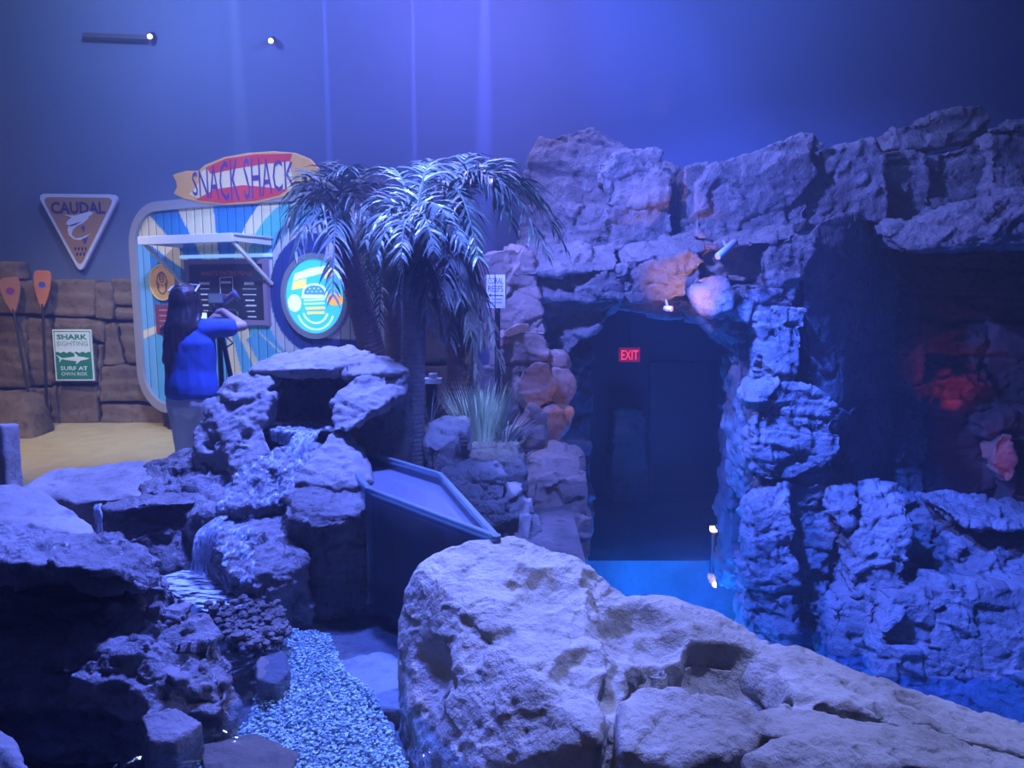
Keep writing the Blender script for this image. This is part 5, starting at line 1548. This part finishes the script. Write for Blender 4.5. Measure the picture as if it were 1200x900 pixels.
for s in (-1, 1):
    body.append(ball(head + Vector((s * .083, .0, -.01)), .022, 6, (.4, 1, 1.3)))
def hand(h, fw, up, side, grip=.35):
    """palm plus four fingers and a thumb closing round a grip"""
    fw, up, side = fw.normalized(), up.normalized(), side.normalized()
    out = [cap(h, .024, h + fw * .065, .024, (1, 1, 1)), cap(h + side * .022 + fw * .01, .016, h + fw * .07 + side * .028, .014), cap(h - side * .02 + fw * .01, .016, h + fw * .068 - side * .026, .014)]
    for i, (o_, ln) in enumerate(((.030, .030), (.011, .034), (-.009, .032), (-.028, .026))):
        k0 = h + fw * .078 + side * o_
        k1 = k0 + (fw * .85 - up * .5).normalized() * ln
        k2 = k1 + (fw * .2 - up).normalized() * ln * .85
        k3 = k2 + (-fw * .6 - up * .7).normalized() * ln * .65
        out += [cap(k0 - fw * .012, .0098, k1, .0092), cap(k1, .0092, k2, .0085), cap(k2, .0085, k3, .0075)]
    t0 = h + fw * .015 + side * .03
    t1 = t0 + (fw * .6 + side * .8 - up * .3).normalized() * .038
    t2 = t1 + (fw * .8 - up * .6 - side * .1).normalized() * .032
    out += [cap(t0, .015, t1, .011), cap(t1, .011, t2, .009)]
    return out
fwR = (haR - elR).normalized()
body += hand(haR, Vector((-.35, .55, .05)), Vector((0, -.2, 1)), Vector((-.8, -.5, 0)))
body += hand(haL, Vector((.4, .5, .2)), Vector((0, .2, 1)), Vector((.7, -.5, 0)))
flesh('body', body, .0085, skin, woman, 3)
# clothes
flesh('t_shirt', [cap(W_(0, 0, .92), .168, W_(0, 0, 1.04), .155, (1.14, .92, .9), (1.12, .88, 1)), cap(W_(0, 0, 1.02), .155, chest, .158, (1.12, .88, 1), (1.2, .86, 1)), cap(chest, .158, W_(-.01, 0, 1.36), .075, (1.2, .86, 1), (1.6, .9, .75)),
                  cap(shR - Vector((.06, 0, 0)), .078, shR.lerp(elR, .58), .068), cap(shL + Vector((.06, 0, 0)), .078, shL.lerp(elL, .62), .068)], .010, shirt, woman, 3, wrinkle=.007, seed=4)
flesh('jeans', [cap(W_(0, 0, .93), .14, W_(0, -.01, .84), .145, (1.15, .85, .9), (1.15, .9, .9)), cap(hip + Vector((.075, -.01, -.08)), .108, kR, .075), cap(kR, .075, aR, .058), cap(hip + Vector((-.075, -.01, -.08)), .108, kL, .075), cap(kL, .075, aL, .058)], .011, jeans, woman, 4, wrinkle=.006, seed=6)
for a in (aR, aL):
    flesh('shoe', [cap(a + Vector((0, -.03, -.04)), .042, a + Vector((.01, .14, -.045)), .036, (1, 1, .9))], .010, M['black'], woman, 3)
# hair: crown, curtain and a long tress over the left shoulder
hb = [ball(head + Vector((0, -.018, .025)), .122, 10, (.84, .98, 1.02)), cap(head + Vector((0, -.05, -.02)), .095, W_(-.03, -.085, 1.36), .085, (1, .8, 1), (1.2, .6, 1)),
      cap(W_(-.03, -.085, 1.36), .085, W_(-.085, -.10, 1.16), .06, (1.2, .6, 1), (1.1, .55, 1)), cap(W_(-.085, -.10, 1.16), .06, W_(-.105, -.10, 1.00), .022, (1.1, .55, 1), (1, .6, 1)),
      cap(W_(-.02, -.09, 1.38), .07, W_(-.15, -.06, 1.13), .03, (1, .7, 1), (1, .7, 1)), cap(head + Vector((.07, .0, -.03)), .04, W_(.075, -.05, 1.36), .035)]
me = remesh(hb, .009)
co = lap(me, get_co(me), 4); set_co(me, co)
co = co + get_no(me) * (.008 * fbm(co * np.array([55, 55, 5]), 3, 9))[:, None]
set_co(me, co); me.polygons.foreach_set('use_smooth', [True] * len(me.polygons)); me.materials.append(hairm); me.name = 'hair'
link('hair', me, woman)
gl = [head + Vector(v) for v in ((-.092, -.06, .085), (-.090, .0, .118), (-.078, .055, .128), (0, .075, .135), (.078, .055, .128), (.090, .0, .118), (.092, -.06, .085))]
MB().tube(gl, .007, 6).build('sunglasses', plain('glasses_white', (.8, .82, .86), .25), woman)
for s in (-1, 1):
    flesh('eye', [ball(head + Vector((s * .034, .088, .005)), .012, 6)], .004, plain('eye_white', (.8, .8, .8), .3), woman, 0)
flesh('lips', [cap(head + Vector((-.018, .094, -.052)), .006, head + Vector((.018, .094, -.052)), .006)], .004, plain('lips', (.5, .2, .2), .5), woman, 1)

# camera on a tripod
cc = P(256, 371, PY + .36)
tri = empty('tripod', (cc.x, cc.y, 0), 'black tripod holding the video camera in front of the kiosk', 'tripod')
MB().tube([(cc.x, cc.y, .55), (cc.x, cc.y, cc.z - .10)], .018, 10).build('column', M['black'], tri)
MB().box((cc.x, cc.y, cc.z - .07), (.09, .09, .05)).build('head', M['black'], tri, bevel=.006)
MB().tube([(cc.x, cc.y, cc.z - .09), (cc.x - .1, cc.y - .28, cc.z - .16)], .010, 8).build('pan_handle', M['black'], tri)
for a in (200, 320, 80):
    f = Vector((cc.x + .40 * math.cos(R(a)), cc.y + .40 * math.sin(R(a)), .015))
    t_ = Vector((cc.x + .04 * math.cos(R(a)), cc.y + .04 * math.sin(R(a)), cc.z - .14))
    leg = MB().tube([t_, t_.lerp(f, .5)], .016, 8).build('leg', M['black'], tri)
    MB().tube([t_.lerp(f, .5), f], .011, 8).build('lower_leg', M['black'], leg)
    MB().tube([f + Vector((0, 0, .02)), f - Vector((0, 0, .013))], .018, 8).build('rubber_foot', M['black'], leg)
MB().tube([(cc.x + .04, cc.y, cc.z - .14), (cc.x + .10, cc.y, cc.z - .20), (cc.x + .02, cc.y, cc.z - .25)], .008, 6).build('clamp', M['black'], tri)
vc = empty('video_camera', cc - Vector((0, 0, .045)), 'black video camera with bright screen and top monitor on the tripod', 'camera')
grey2 = plain('camera_grey', (.20, .22, .28), .35)
MB().box(cc, (.10, .20, .09)).build('body', M['black'], vc, bevel=.008)
MB().tube([cc + Vector((0, .09, 0)), cc + Vector((0, .22, 0)), cc + Vector((0, .23, 0)), cc + Vector((0, .28, 0))], [.038, .04, .052, .052], 16).build('lens', M['black'], vc, smooth=True)
MB().box(cc + Vector((-.09, -.06, .0)), (.085, .015, .06)).build('side_screen', plain('screen_glow', (.4, .5, .7), .3, emit=(.55, .7, 1), es=1.4), vc)
MB().tube([cc + Vector((0, -.08, .04)), cc + Vector((0, -.07, .085)), cc + Vector((0, .07, .085)), cc + Vector((0, .08, .04))], .012, 8).build('top_handle', M['black'], vc, smooth=True)
mt = MB().box(cc + Vector((.0, -.02, .135)), (.12, .03, .075)).build('monitor', grey2, vc, bevel=.006)
MB().box(cc + Vector((.0, -.037, .135)), (.10, .003, .06)).build('screen', plain('monitor_screen', (.04, .06, .12), .2, emit=(.12, .2, .5), es=.5), mt)
MB().tube([cc + Vector((.03, 0, .09)), cc + Vector((.10, -.02, .14)), cc + Vector((.14, -.04, .175)), cc + Vector((.17, -.02, .12))], [.018, .028, .03, .016], 10).build('microphone', grey2, vc, smooth=True)
